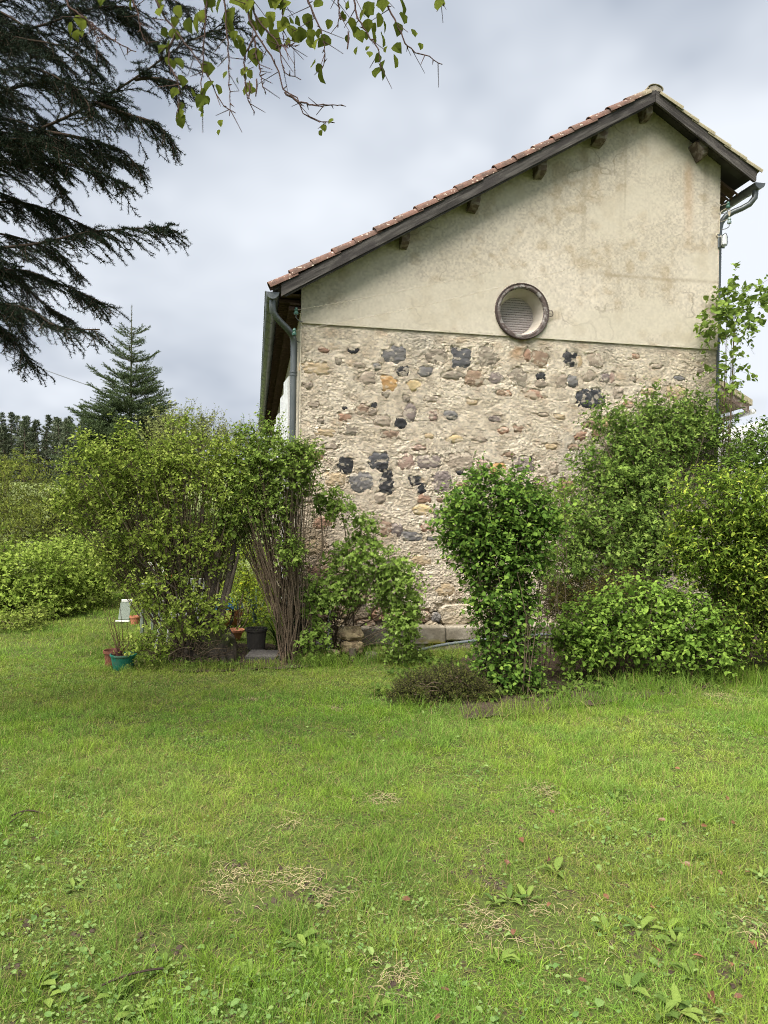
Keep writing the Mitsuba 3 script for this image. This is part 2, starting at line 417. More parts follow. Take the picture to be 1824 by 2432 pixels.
# ---------------------------------------------------------------- measured positions (metres)
STONES=[(1.37, 3.88, 0.313, 0.22, 'g'), (1.97, 3.89, 0.291, 0.198, 'n'), (1.48, 3.64, 0.163, 0.131, 'k'), (1.82, 3.65, 0.189, 0.132, 'g'), (1.28, 3.45, 0.225, 0.178, 'o'), (1.65, 3.44, 0.176, 0.132, 'y'), (0.75, 3.9, 0.148, 0.077, 'k'), (0.54, 3.73, 0.092, 0.088, 'n'), (0.22, 3.61, 0.368, 0.14, 's'), (0.33, 3.88, 0.147, 0.076, 'r'), (0.96, 3.51, 0.205, 0.154, 't'), (0.91, 3.06, 0.149, 0.142, 'b'), (1.04, 3.04, 0.124, 0.107, 't'), (1.07, 3.13, 0.1, 0.089, 'k'), (0.65, 3.07, 0.074, 0.053, 'k'), (0.64, 2.94, 0.16, 0.1, 'r'), (1.17, 2.91, 0.231, 0.13, 't'), (1.6, 3.06, 0.176, 0.233, 'm'), (1.46, 2.89, 0.163, 0.143, 'k'), (1.94, 3.02, 0.139, 0.144, 'p'), (0.75, 2.75, 0.204, 0.118, 'n'), (1.31, 2.72, 0.256, 0.119, 'b'), (0.37, 2.71, 0.252, 0.088, 's'), (1.93, 3.26, 0.164, 0.078, 't'), (1.23, 3.29, 0.094, 0.077, 'n'), (1.54, 3.24, 0.088, 0.095, 'n'), (0.83, 3.69, 0.161, 0.077, 't'), (1.1, 3.69, 0.125, 0.089, 'g'), (2.35, 3.88, 0.267, 0.26, 'd'), (2.73, 3.92, 0.282, 0.25, 'n'), (3.58, 3.94, 0.24, 0.229, 'b'), (3.38, 3.97, 0.11, 0.148, 'r'), (4.05, 3.95, 0.209, 0.199, 'k'), (4.2, 3.92, 0.092, 0.15, 's'), (2.24, 3.62, 0.273, 0.103, 'n'), (2.56, 3.59, 0.255, 0.194, 'b'), (2.89, 3.62, 0.18, 0.159, 'm'), (3.25, 3.64, 0.271, 0.227, 'n'), (3.59, 3.68, 0.13, 0.099, 'k'), (3.6, 3.56, 0.182, 0.105, 't'), (3.93, 3.62, 0.144, 0.174, 't'), (4.1, 3.63, 0.144, 0.162, 'g'), (2.97, 3.4, 0.116, 0.086, 'b'), (3.08, 3.4, 0.103, 0.08, 'r'), (3.47, 3.4, 0.24, 0.123, 'r'), (4.4, 3.39, 0.408, 0.276, 'K'), (2.2, 3.03, 0.178, 0.121, 'g'), (2.88, 3.01, 0.141, 0.079, 'm'), (3.02, 2.84, 0.167, 0.086, 'r'), (3.25, 2.87, 0.155, 0.092, 'b'), (4.24, 2.81, 0.204, 0.125, 'r'), (2.28, 2.69, 0.235, 0.103, 'y'), (4.47, 3.96, 0.218, 0.188, 't'), (4.36, 3.72, 0.184, 0.15, 't'), (4.63, 3.7, 0.132, 0.126, 'm'), (4.74, 3.71, 0.086, 0.139, 'p'), (4.84, 3.48, 0.159, 0.164, 't'), (5.35, 3.53, 0.201, 0.108, 's'), (5.01, 3.31, 0.146, 0.082, 'r'), (5.83, 3.52, 0.297, 0.192, 's'), (4.4, 2.99, 0.198, 0.094, 'b'), (4.69, 3.03, 0.185, 0.139, 'y'), (4.51, 2.85, 0.172, 0.107, 'r'), (5.87, 3.76, 0.162, 0.071, 'g'), (5.11, 4.05, 0.12, 0.082, 'r'), (0.67, 2.27, 0.204, 0.212, 'k'), (1.16, 2.33, 0.249, 0.225, 'd'), (1.18, 2.25, 0.212, 0.142, 'k'), (1.55, 2.33, 0.207, 0.197, 'p'), (1.9, 2.34, 0.309, 0.18, 'm'), (0.89, 2.04, 0.323, 0.254, 'g'), (1.28, 2.0, 0.219, 0.238, 'k'), (1.29, 2.13, 0.125, 0.119, 'k'), (1.68, 2.05, 0.151, 0.132, 'k'), (1.79, 1.95, 0.126, 0.132, 'k'), (2.11, 2.05, 0.279, 0.314, 'm'), (0.52, 2.05, 0.265, 0.164, 's'), (1.83, 1.81, 0.17, 0.126, 'r'), (2.11, 1.79, 0.177, 0.078, 'b'), (1.17, 1.8, 0.162, 0.13, 't'), (1.8, 1.64, 0.258, 0.132, 'y'), (1.26, 1.36, 0.212, 0.202, 'b'), (1.42, 1.35, 0.175, 0.167, 'm'), (1.64, 1.25, 0.27, 0.12, 'g'), (1.96, 1.23, 0.152, 0.078, 'g'), (1.88, 1.38, 0.164, 0.102, 'r'), (2.02, 1.6, 0.082, 0.132, 'm'), (1.72, 2.54, 0.208, 0.078, 'p'), (0.17, 2.37, 0.263, 0.117, 'r'), (0.35, 1.43, 0.24, 0.164, 'r'), (2.38, 2.34, 0.318, 0.261, 't'), (2.35, 2.2, 0.095, 0.061, 'k'), (2.7, 2.31, 0.166, 0.158, 'p'), (2.93, 2.27, 0.206, 0.171, 'o'), (3.35, 2.35, 0.298, 0.203, 'm'), (3.44, 2.42, 0.058, 0.074, 'k'), (3.82, 2.3, 0.156, 0.149, 't'), (4.41, 2.32, 0.171, 0.075, 'k'), (4.4, 2.24, 0.171, 0.088, 't'), (3.62, 2.04, 0.215, 0.161, 'p'), (4.02, 2.0, 0.268, 0.199, 'r'), (3.98, 1.94, 0.131, 0.112, 'd'), (3.67, 2.13, 0.13, 0.081, 'b'), (2.41, 2.02, 0.14, 0.103, 'r'), (3.14, 2.49, 0.155, 0.067, 'b'), (3.77, 2.63, 0.182, 0.081, 's'), (4.14, 2.63, 0.144, 0.081, 'b'), (4.27, 1.75, 0.263, 0.125, 'g'), (3.94, 1.54, 0.287, 0.137, 'n'), (3.53, 1.49, 0.234, 0.148, 'b'), (3.24, 1.17, 0.284, 0.184, 't'), (3.74, 1.05, 0.261, 0.174, 'p'), (2.69, 1.1, 0.23, 0.158, 'g'), (2.3, 0.92, 0.254, 0.157, 't'), (1.8, 0.91, 0.277, 0.144, 's'), (1.42, 0.85, 0.25, 0.143, 'm'), (0.24, 1.08, 0.245, 0.175, 's'), (0.57, 1.03, 0.222, 0.153, 't'), (0.17, 1.8, 0.184, 0.128, 't'), (0.33, 0.73, 0.27, 0.152, 'r'), (0.87, 1.03, 0.248, 0.13, 'b'), (4.35, 1.18, 0.263, 0.163, 'b'), (4.84, 0.93, 0.292, 0.151, 'm'), (2.18, 0.48, 0.279, 0.169, 's'), (1.68, 0.48, 0.252, 0.18, 't'), (2.76, 0.54, 0.256, 0.171, 'b'), (0.2, 3.1, 0.147, 0.082, 't'), (0.29, 2.87, 0.123, 0.07, 'n'), (0.45, 2.52, 0.16, 0.07, 't'), (2.52, 3.24, 0.153, 0.073, 's'), (5.07, 3.71, 0.133, 0.076, 't'), (5.48, 3.92, 0.147, 0.077, 't'), (6.07, 3.37, 0.149, 0.103, 'p'), (5.29, 3.07, 0.174, 0.089, 't'), (5.72, 3.02, 0.188, 0.09, 'm'), (3.64, 3.1, 0.143, 0.062, 't'), (3.91, 3.08, 0.157, 0.068, 's'), (2.69, 2.69, 0.192, 0.067, 't'), (4.94, 2.67, 0.173, 0.082, 't'), (0.11, 3.37, 0.122, 0.081, 't'), (6.2, 3.9, 0.136, 0.077, 't'), (1.89, 2.72, 0.152, 0.072, 's')]
PLINTH=[(0.84, 0.37, 0.313, 0.18, 's'), (0.52, 0.19, 0.239, 0.179, 'b'), (0.17, 0.07, 0.238, 0.202, 's'), (0.37, 0.16, 0.203, 0.167, 'b'), (0.7, 0.16, 0.24, 0.156, 's'), (1.21, 0.13, 0.2, 0.194, 'r'), (1.47, 0.12, 0.243, 0.158, 's'), (1.84, 0.09, 0.184, 0.159, 'b'), (2.04, 0.08, 0.135, 0.147, 'g'), (2.35, 0.1, 0.494, 0.284, 'S'), (1.01, -0.0, 0.253, 0.097, 'b'), (1.3, -0.01, 0.158, 0.085, 'g'), (1.49, -0.02, 0.122, 0.061, 'g'), (0.58, 0.01, 0.239, 0.12, 's'), (1.97, -0.03, 0.184, 0.098, 'S'), (2.77, 0.05, 0.311, 0.212, 'S'), (3.1, 0.04, 0.25, 0.188, 'b'), (0.35, -0.11, 0.239, 0.203, 's'), (0.17, -0.23, 0.214, 0.178, 'b'), (0.41, -0.29, 0.239, 0.155, 'g')]
BLOBS={'pruned_shrub':[[-3.32, 9.1, 2.49, 0.13, 0.14, 0.14], [-3.83, 9.1, 2.37, 0.11, 0.14, 0.14], [-2.68, 9.3, 2.63, 0.14, 0.15, 0.15], [-4.11, 9.1, 1.72, 0.13, 0.14, 0.13], [-3.62, 9.0, 1.94, 0.45, 0.45, 0.45], [-3.13, 9.2, 2.12, 0.6, 0.5, 0.35], [-2.45, 9.3, 2.22, 0.61, 0.5, 0.28], [-2.58, 9.0, 1.96, 0.59, 0.45, 0.32], [-3.07, 8.9, 1.37, 0.47, 0.4, 0.37], [-3.31, 9.0, 0.93, 0.32, 0.35, 0.32], [-2.64, 8.6, 0.56, 0.46, 0.35, 0.23], [-2.19, 8.45, 0.29, 0.4, 0.3, 0.23], [-2.65, 8.75, 1.17, 0.36, 0.25, 0.23], [-2.09, 8.8, 1.13, 0.21, 0.2, 0.26], [-2.74, 8.3, -0.04, 0.22, 0.25, 0.15], [-1.93, 9.2, 2.28, 0.38, 0.4, 0.23], [-3.92, 9.1, 1.54, 0.24, 0.3, 0.22], [-1.86, 8.9, 1.81, 0.29, 0.35, 0.37]],
'bundle_shrub':[[-1.45, 8.9, 2.61, 0.12, 0.13, 0.15], [-0.92, 8.7, 2.26, 0.11, 0.12, 0.12], [-1.76, 9.0, 2.54, 0.12, 0.12, 0.13], [-1.39, 8.9, 2.27, 0.4, 0.35, 0.24], [-1.66, 8.95, 1.92, 0.32, 0.35, 0.4], [-1.16, 8.8, 1.92, 0.25, 0.3, 0.26], [-1.41, 8.75, 1.53, 0.26, 0.3, 0.21], [-1.08, 8.75, 2.18, 0.21, 0.25, 0.23], [-1.85, 8.9, 1.44, 0.18, 0.25, 0.21], [-1.12, 8.6, 1.1, 0.15, 0.2, 0.15]],
'wall_shrub':[[-0.24, 9.2, 0.92, 0.52, 0.32, 0.27], [0.17, 9.15, 0.66, 0.3, 0.28, 0.3], [-0.64, 9.1, 0.6, 0.38, 0.28, 0.22], [-0.62, 9.25, 1.65, 0.21, 0.18, 0.12], [-0.75, 9.25, 1.78, 0.15, 0.15, 0.13], [-0.23, 9.3, 1.35, 0.12, 0.14, 0.23], [0.28, 9.1, 0.34, 0.22, 0.2, 0.16], [-0.84, 9.0, 0.39, 0.13, 0.18, 0.27], [0.25, 8.8, 0.12, 0.15, 0.16, 0.29], [-0.84, 8.8, -0.03, 0.16, 0.15, 0.16]],
'column_shrub':[[1.05, 7.5, 1.99, 0.08, 0.1, 0.08], [1.43, 7.5, 1.93, 0.09, 0.1, 0.09], [1.78, 7.5, 1.52, 0.08, 0.1, 0.12], [0.71, 7.5, 1.31, 0.08, 0.1, 0.1], [1.15, 7.5, 1.6, 0.42, 0.4, 0.36], [1.45, 7.55, 1.52, 0.29, 0.36, 0.34], [0.86, 7.5, 1.53, 0.22, 0.25, 0.2], [1.26, 7.45, 1.16, 0.39, 0.36, 0.31], [0.9, 7.45, 1.2, 0.18, 0.22, 0.18], [1.24, 7.4, 0.68, 0.3, 0.28, 0.29], [1.3, 7.4, 0.25, 0.25, 0.24, 0.27], [1.37, 7.35, -0.07, 0.25, 0.24, 0.12], [1.12, 7.3, -0.04, 0.14, 0.15, 0.13]],
'side_sprig':[[1.93, 8.3, 1.64, 0.2, 0.25, 0.22], [1.89, 8.2, 1.27, 0.15, 0.2, 0.29], [2.15, 8.5, 1.82, 0.15, 0.2, 0.15]],
'heath_shrub':[[0.39, 6.9, -0.13, 0.25, 0.28, 0.17], [0.73, 7.0, -0.11, 0.29, 0.3, 0.2], [0.97, 6.95, -0.17, 0.16, 0.2, 0.12], [0.22, 6.8, -0.17, 0.14, 0.2, 0.12]],
'elder_shrub':[[3.14, 10.3, 2.94, 0.15, 0.14, 0.21], [3.95, 10.6, 3.21, 0.14, 0.14, 0.19], [4.63, 10.8, 3.29, 0.18, 0.15, 0.15], [2.82, 10.1, 2.25, 0.16, 0.14, 0.18], [3.48, 10.3, 2.89, 0.16, 0.15, 0.21], [2.49, 9.7, 1.74, 0.14, 0.14, 0.15], [3.51, 10.1, 2.3, 0.51, 0.42, 0.42], [4.03, 10.55, 2.68, 0.66, 0.4, 0.34], [3.13, 10.0, 1.87, 0.3, 0.35, 0.36], [4.75, 10.9, 2.82, 0.58, 0.4, 0.36], [3.56, 9.9, 1.87, 0.47, 0.45, 0.47], [3.09, 9.5, 1.41, 0.51, 0.4, 0.31], [2.58, 9.4, 1.34, 0.25, 0.28, 0.22], [3.52, 9.6, 1.24, 0.34, 0.4, 0.28], [4.4, 10.7, 3.05, 0.44, 0.25, 0.16], [4.03, 10.55, 3.02, 0.19, 0.2, 0.11], [2.81, 9.3, 1.02, 0.5, 0.35, 0.25], [3.6, 9.2, 1.1, 0.38, 0.35, 0.3], [2.35, 9.2, 0.86, 0.22, 0.3, 0.27]],
'clipped_shrub':[[3.87, 8.3, 1.77, 0.52, 0.42, 0.33], [4.32, 8.3, 1.7, 0.44, 0.42, 0.37], [3.9, 8.45, 1.25, 0.48, 0.45, 0.43], [4.33, 8.4, 1.06, 0.5, 0.45, 0.55], [4.32, 8.55, 0.34, 0.51, 0.45, 0.41], [4.96, 8.8, 0.99, 0.47, 0.5, 0.94]],
'low_shrub':[[2.48, 8.15, 0.27, 0.46, 0.4, 0.34], [3.01, 8.3, 0.45, 0.52, 0.45, 0.37], [3.53, 8.25, 0.32, 0.46, 0.4, 0.39], [2.21, 7.95, 0.11, 0.26, 0.25, 0.24], [3.1, 8.0, 0.12, 0.52, 0.35, 0.19], [3.76, 8.1, 0.01, 0.29, 0.3, 0.19]],
'back_shrub':[[-3.54, 12.4, 1.14, 0.88, 0.5, 0.51], [-4.34, 12.6, 0.9, 0.52, 0.5, 0.45], [-2.83, 12.2, 1.02, 0.43, 0.4, 0.43], [-3.4, 12.2, 0.57, 0.65, 0.4, 0.36]],
'brown_shrub':[[2.59, 8.9, 0.52, 0.37, 0.35, 0.26], [2.99, 9.0, 0.7, 0.37, 0.35, 0.21], [2.22, 8.9, 0.51, 0.21, 0.25, 0.26]],
'right_edge_shrub':[[5.5, 10.6, 2.43, 0.31, 0.5, 0.35], [5.92, 10.8, 2.64, 0.38, 0.5, 0.38], [5.11, 10.3, 2.28, 0.24, 0.35, 0.24]],
'bank_shrub':[[-6.44, 12.8, 0.32, 0.8, 0.8, 0.53], [-6.31, 14.3, 0.35, 0.64, 0.8, 0.51], [-6.28, 12.2, -0.2, 0.65, 0.6, 0.33], [-5.92, 14.0, -0.03, 0.5, 0.55, 0.37], [-6.08, 15.3, 0.55, 0.45, 0.8, 0.41], [-6.15, 13.0, -0.08, 0.62, 0.6, 0.39], [-7.12, 12.4, 0.12, 0.66, 0.8, 0.66]],
'bank_tuft':[[-5.77, 11.1, -0.37, 0.39, 0.35, 0.16], [-5.66, 11.4, -0.28, 0.27, 0.3, 0.15]],
'willow_tree':[[-8.85, 17.0, 2.06, 0.71, 1.0, 0.76], [-8.13, 16.6, 1.22, 0.54, 0.9, 0.44], [-8.45, 16.0, 1.04, 0.57, 0.9, 0.62], [-9.8, 17.0, 1.79, 0.81, 1.0, 1.01], [-7.5, 16.4, 1.14, 0.29, 0.5, 0.29], [-8.47, 18.5, 1.63, 0.55, 0.6, 0.27], [-7.81, 18.5, 1.47, 0.44, 0.6, 0.27]],
'hazel_thicket':[[-4.93, 17.5, 3.5, 0.78, 1.2, 0.52], [-4.38, 17.8, 3.33, 0.74, 1.2, 0.47], [-5.29, 17.0, 3.23, 0.5, 1.0, 0.45], [-3.47, 17.0, 3.11, 0.6, 1.0, 0.4]],
'yellow_shrub':[[-2.44, 11.8, 0.31, 0.24, 0.3, 0.28], [-2.17, 11.5, 0.1, 0.24, 0.3, 0.31], [-1.72, 10.8, 0.26, 0.26, 0.3, 0.38], [-2.11, 11.5, 0.72, 0.27, 0.3, 0.34]],
'gable_sapling':[[5.07, 10.75, 4.4, 0.29, 0.28, 0.24], [4.88, 10.7, 4.58, 0.19, 0.2, 0.2], [5.43, 10.9, 4.58, 0.23, 0.25, 0.26], [5.29, 10.9, 4.9, 0.19, 0.22, 0.26], [5.67, 11.0, 4.87, 0.16, 0.18, 0.16], [5.13, 10.8, 3.9, 0.19, 0.2, 0.2], [5.15, 10.75, 3.51, 0.19, 0.2, 0.22], [5.73, 11.0, 5.13, 0.13, 0.15, 0.16], [5.13, 10.9, 4.96, 0.1, 0.14, 0.19], [5.35, 10.9, 5.35, 0.12, 0.1, 0.06], [5.51, 10.9, 3.71, 0.16, 0.1, 0.06], [4.78, 10.6, 4.3, 0.11, 0.12, 0.11], [5.8, 11.0, 4.54, 0.1, 0.12, 0.13]]}
SPRUCE=[[[-4.23, 5.0, 3.89], [-3.0, 4.7, 3.85], [-2.13, 4.5, 4.03], [-1.77, 4.4, 4.14], [-1.48, 4.3, 4.25], [-1.21, 4.25, 4.4], [-0.93, 4.2, 4.46]], [[-4.17, 5.1, 4.75], [-3.0, 4.9, 4.76], [-2.32, 4.7, 4.78], [-1.94, 4.6, 4.83], [-1.61, 4.5, 4.76]], [[-4.25, 5.2, 4.35], [-3.17, 5.2, 4.52], [-2.57, 5.1, 4.63], [-2.07, 5.0, 4.52], [-1.82, 4.9, 4.29]], [[-4.14, 4.9, 3.67], [-3.0, 4.7, 3.77], [-2.31, 4.5, 3.79], [-1.89, 4.4, 3.7], [-1.57, 4.3, 3.53]], [[-4.22, 5.0, 3.59], [-3.12, 4.9, 3.68], [-2.52, 4.8, 3.65], [-2.18, 4.7, 3.53], [-1.93, 4.6, 3.4]], [[-3.88, 4.6, 3.1], [-2.86, 4.5, 3.19], [-2.2, 4.4, 3.22], [-1.77, 4.3, 3.27], [-1.3, 4.2, 3.26]], [[-4.21, 5.0, 3.0], [-3.05, 4.8, 3.16], [-2.48, 4.7, 3.16], [-2.1, 4.6, 3.03], [-1.8, 4.5, 2.89]], [[-3.65, 4.5, 2.75], [-2.66, 4.4, 2.85], [-2.19, 4.3, 2.8], [-1.94, 4.25, 2.66], [-1.7, 4.2, 2.65]], [[-3.89, 4.8, 2.66], [-2.84, 4.7, 2.88], [-2.51, 4.6, 2.75], [-2.25, 4.5, 2.48]], [[-4.91, 5.8, 4.56], [-3.77, 5.9, 4.74], [-2.84, 5.8, 4.6], [-2.35, 5.7, 4.45], [-1.98, 5.6, 4.29]], [[-4.59, 5.6, 5.42], [-3.43, 5.6, 5.51], [-2.73, 5.4, 5.51], [-2.39, 5.3, 5.19], [-2.07, 5.2, 4.85]], [[-4.1, 5.0, 5.31], [-3.0, 4.9, 5.31], [-2.19, 4.7, 5.28], [-1.73, 4.6, 5.05], [-1.31, 4.5, 4.77]], [[-4.72, 5.6, 3.7], [-3.63, 5.7, 3.82], [-3.0, 5.6, 3.73], [-2.58, 5.5, 3.56], [-2.34, 5.4, 3.37]], [[-3.52, 4.3, 4.13], [-2.56, 4.2, 4.13], [-2.12, 4.1, 4.13], [-1.85, 4.05, 4.01], [-1.66, 4.0, 3.81]], [[-5.08, 6.2, 5.61], [-4.04, 6.3, 5.77], [-3.2, 6.2, 5.61], [-2.82, 6.1, 5.44]], [[-3.59, 4.4, 3.72], [-2.67, 4.3, 3.79], [-2.18, 4.2, 3.77], [-1.89, 4.1, 3.65]], [[-2.21, 4.5, 3.97], [-1.94, 4.5, 3.93], [-1.7, 4.5, 3.85], [-1.54, 4.45, 3.65]], [[-1.82, 4.4, 4.1], [-1.62, 4.35, 4.01], [-1.4, 4.3, 3.91], [-1.31, 4.3, 3.78]], [[-1.57, 4.35, 4.22], [-1.35, 4.3, 4.19], [-1.17, 4.3, 4.12]], [[-4.43, 5.4, 5.54], [-3.4, 5.3, 5.42], [-2.81, 5.2, 5.18], [-2.48, 5.1, 4.9], [-2.22, 5.0, 4.63]], [[-4.58, 5.6, 4.73], [-3.58, 5.6, 4.65], [-2.96, 5.5, 4.44], [-2.61, 5.4, 4.17], [-2.43, 5.3, 3.87]], [[-3.77, 4.6, 4.82], [-2.89, 4.5, 4.71], [-2.35, 4.45, 4.53], [-2.04, 4.4, 4.45], [-1.78, 4.35, 4.24]], [[-4.73, 5.8, 4.19], [-3.7, 5.8, 4.24], [-3.02, 5.7, 4.07], [-2.63, 5.6, 3.8]], [[-4.31, 5.3, 3.46], [-3.31, 5.2, 3.44], [-2.73, 5.1, 3.29], [-2.43, 5.0, 3.03], [-2.22, 5.0, 2.91]], [[-4.83, 5.9, 5.24], [-3.78, 5.9, 5.16], [-3.09, 5.8, 4.9], [-2.63, 5.7, 4.58]], [[-3.84, 4.7, 3.97], [-2.94, 4.6, 4.05], [-2.48, 4.5, 4.05], [-2.1, 4.45, 3.9], [-1.76, 4.4, 3.62]], [[-4.55, 5.6, 3.23], [-3.56, 5.6, 3.32], [-3.0, 5.5, 3.16], [-2.75, 5.4, 2.88]], [[-2.72, 4.9, 5.49], [-2.23, 4.8, 5.19], [-1.9, 4.7, 4.96], [-1.66, 4.65, 4.76], [-1.5, 4.6, 4.56]]]
HAZEL=[[[-0.627, 3.059, 3.849], [-0.625, 3.059, 3.735], [-0.584, 3.059, 3.647], [-0.501, 3.059, 3.518], [-0.46, 3.059, 3.409], [-0.399, 3.059, 3.371], [-0.378, 3.059, 3.311], [-0.287, 3.059, 3.273], [-0.241, 3.059, 3.275]], [[-0.459, 3.059, 3.399], [-0.359, 3.059, 3.351], [-0.219, 3.059, 3.348]], [[-0.17, 3.092, 3.881], [-0.159, 3.092, 3.772], [-0.106, 3.092, 3.677], [-0.055, 3.092, 3.597], [-0.046, 3.092, 3.526]], [[-0.063, 3.151, 3.927], [0.026, 3.151, 3.749], [0.078, 3.151, 3.658], [0.17, 3.151, 3.619], [0.223, 3.151, 3.588]], [[-0.826, 3.156, 3.917], [-0.83, 3.156, 3.824], [-0.837, 3.156, 3.655], [-0.845, 3.156, 3.47], [-0.832, 3.156, 3.359]], [[-0.722, 3.016, 3.816], [-0.702, 3.016, 3.616], [-0.69, 3.016, 3.439], [-0.682, 3.016, 3.271]], [[-1.395, 3.003, 3.794], [-1.367, 3.003, 3.713], [-1.288, 3.003, 3.654], [-1.188, 3.003, 3.579], [-1.081, 3.003, 3.525]], [[-1.091, 3.209, 3.952], [-1.054, 3.209, 3.865], [-0.977, 3.209, 3.75], [-0.882, 3.209, 3.638], [-0.828, 3.209, 3.555], [-0.753, 3.209, 3.419], [-0.701, 3.209, 3.388]], [[-0.615, 3.065, 3.853], [-0.595, 3.065, 3.739], [-0.493, 3.065, 3.61], [-0.462, 3.065, 3.493], [-0.39, 3.065, 3.463]], [[-0.378, 3.059, 3.853], [-0.359, 3.059, 3.781], [-0.304, 3.059, 3.651], [-0.288, 3.059, 3.552], [-0.302, 3.059, 3.501]], [[-0.512, 3.249, 3.991], [-0.507, 3.249, 3.914], [-0.498, 3.249, 3.743]], [[-0.584, 3.059, 3.647], [-0.636, 3.059, 3.522], [-0.625, 3.059, 3.405], [-0.59, 3.059, 3.315]], [[-0.592, 3.059, 3.632], [-0.572, 3.059, 3.505], [-0.548, 3.059, 3.401]], [[-0.504, 3.065, 3.597], [-0.438, 3.065, 3.606], [-0.417, 3.065, 3.602]], [[-1.288, 3.003, 3.654], [-1.249, 3.003, 3.592], [-1.24, 3.003, 3.574]], [[-0.977, 3.209, 3.75], [-1.01, 3.209, 3.63], [-0.96, 3.209, 3.497], [-0.967, 3.209, 3.364]], [[-1.205, 3.159, 3.912], [-1.128, 3.159, 3.783], [-1.117, 3.159, 3.708], [-1.088, 3.159, 3.662]], [[0.203, 3.217, 3.98], [0.223, 3.217, 3.904]], [[-0.267, 3.131, 3.908], [-0.237, 3.131, 3.816], [-0.24, 3.131, 3.732]]]
HAZEL_LEAVES=[[-1.318, 3.003, 3.679, 1.0], [-1.356, 3.003, 3.649, 0.8], [-1.048, 3.209, 3.867, 0.9], [-0.975, 3.209, 3.874, 0.9], [-0.866, 3.156, 3.807, 1.3], [-0.685, 3.016, 3.731, 1.3], [-0.669, 3.016, 3.633, 0.7], [-0.648, 3.016, 3.597, 1.0], [-0.597, 3.059, 3.589, 1.1], [-0.52, 3.065, 3.674, 1.3], [-0.561, 3.065, 3.728, 1.1], [-0.472, 3.249, 3.821, 1.1], [-0.389, 3.059, 3.681, 0.9], [-0.354, 3.059, 3.672, 0.9], [-0.314, 3.059, 3.636, 1.0], [-0.274, 3.059, 3.646, 0.8], [-0.307, 3.059, 3.511, 1.0], [-0.626, 3.059, 3.508, 0.7], [-0.65, 3.059, 3.496, 0.8], [-0.605, 3.059, 3.439, 0.9], [-0.7, 3.016, 3.46, 0.5], [-0.807, 3.209, 3.534, 1.0], [-0.834, 3.209, 3.622, 1.0], [-0.834, 3.156, 3.47, 0.8], [-0.828, 3.156, 3.43, 1.2], [-0.838, 3.156, 3.373, 0.8], [-0.968, 3.209, 3.5, 0.8], [-0.948, 3.209, 3.558, 0.8], [-0.971, 3.209, 3.636, 0.8], [-1.003, 3.209, 3.714, 1.0], [-1.024, 3.209, 3.692, 0.8], [-0.937, 3.209, 3.809, 1.0], [-0.956, 3.209, 3.382, 0.9], [-0.94, 3.209, 3.403, 0.7], [-0.721, 3.016, 3.253, 0.5], [-0.248, 3.059, 3.291, 0.5], [-0.292, 3.059, 3.265, 0.5], [-0.058, 3.092, 3.554, 1.1], [-0.054, 3.092, 3.592, 0.6], [-0.151, 3.092, 3.689, 0.9], [-0.178, 3.092, 3.751, 0.8], [-0.167, 3.092, 3.713, 0.7], [-0.086, 3.092, 3.692, 0.8], [-0.053, 3.151, 3.81, 1.0], [-0.051, 3.092, 3.688, 1.0], [-0.108, 3.092, 3.823, 1.0], [-0.098, 3.092, 3.805, 0.9], [-0.516, 3.249, 3.947, 1.1], [-0.474, 3.249, 3.929, 1.0], [-0.569, 3.249, 3.951, 1.1], [-0.597, 3.065, 3.79, 1.2], [-0.616, 3.059, 3.8, 1.0], [-0.307, 3.059, 3.8, 0.8], [-0.676, 3.059, 3.812, 1.1], [-0.725, 3.016, 3.777, 1.0], [-0.8, 3.156, 3.88, 0.9], [-1.161, 3.159, 3.865, 0.7], [-1.054, 3.209, 3.914, 0.9], [-0.107, 3.092, 3.747, 0.8], [-0.483, 3.249, 3.834, 1.0], [-0.45, 3.249, 3.786, 0.8], [-0.364, 3.059, 3.64, 0.8], [-0.199, 3.092, 3.819, 0.5], [-0.044, 3.151, 3.874, 0.9], [0.012, 3.092, 3.591, 0.9], [0.006, 3.151, 3.672, 0.8], [-0.221, 3.131, 3.808, 0.6], [0.038, 3.151, 3.873, 1.0], [0.05, 3.151, 3.814, 0.9], [0.212, 3.217, 3.929, 1.0], [0.025, 3.151, 3.772, 0.9], [-0.095, 3.092, 3.604, 0.5], [-0.385, 3.059, 3.736, 0.9], [-0.365, 3.059, 3.724, 0.8], [-1.284, 3.159, 3.876, 0.8], [-0.272, 3.131, 3.766, 0.6], [0.129, 3.151, 3.682, 0.5], [0.087, 3.151, 3.745, 0.6]]
DEAD_LEAVES=[[0.17, 6.19], [0.71, 3.55], [0.81, 3.37], [0.6, 3.28], [0.14, 3.0], [0.97, 2.98], [1.13, 2.94], [0.7, 2.93], [0.52, 2.71], [0.22, 2.4], [1.03, 2.66], [1.42, 2.7], [1.27, 2.57], [1.13, 2.4], [1.23, 2.38], [0.7, 2.46], [2.07, 4.22], [1.72, 3.79], [1.52, 3.87], [1.89, 3.81], [1.73, 3.3], [1.58, 3.26], [1.48, 3.34], [2.01, 4.75], [0.21, 2.28], [1.41, 5.31], [1.2, 2.58], [0.97, 3.91]]
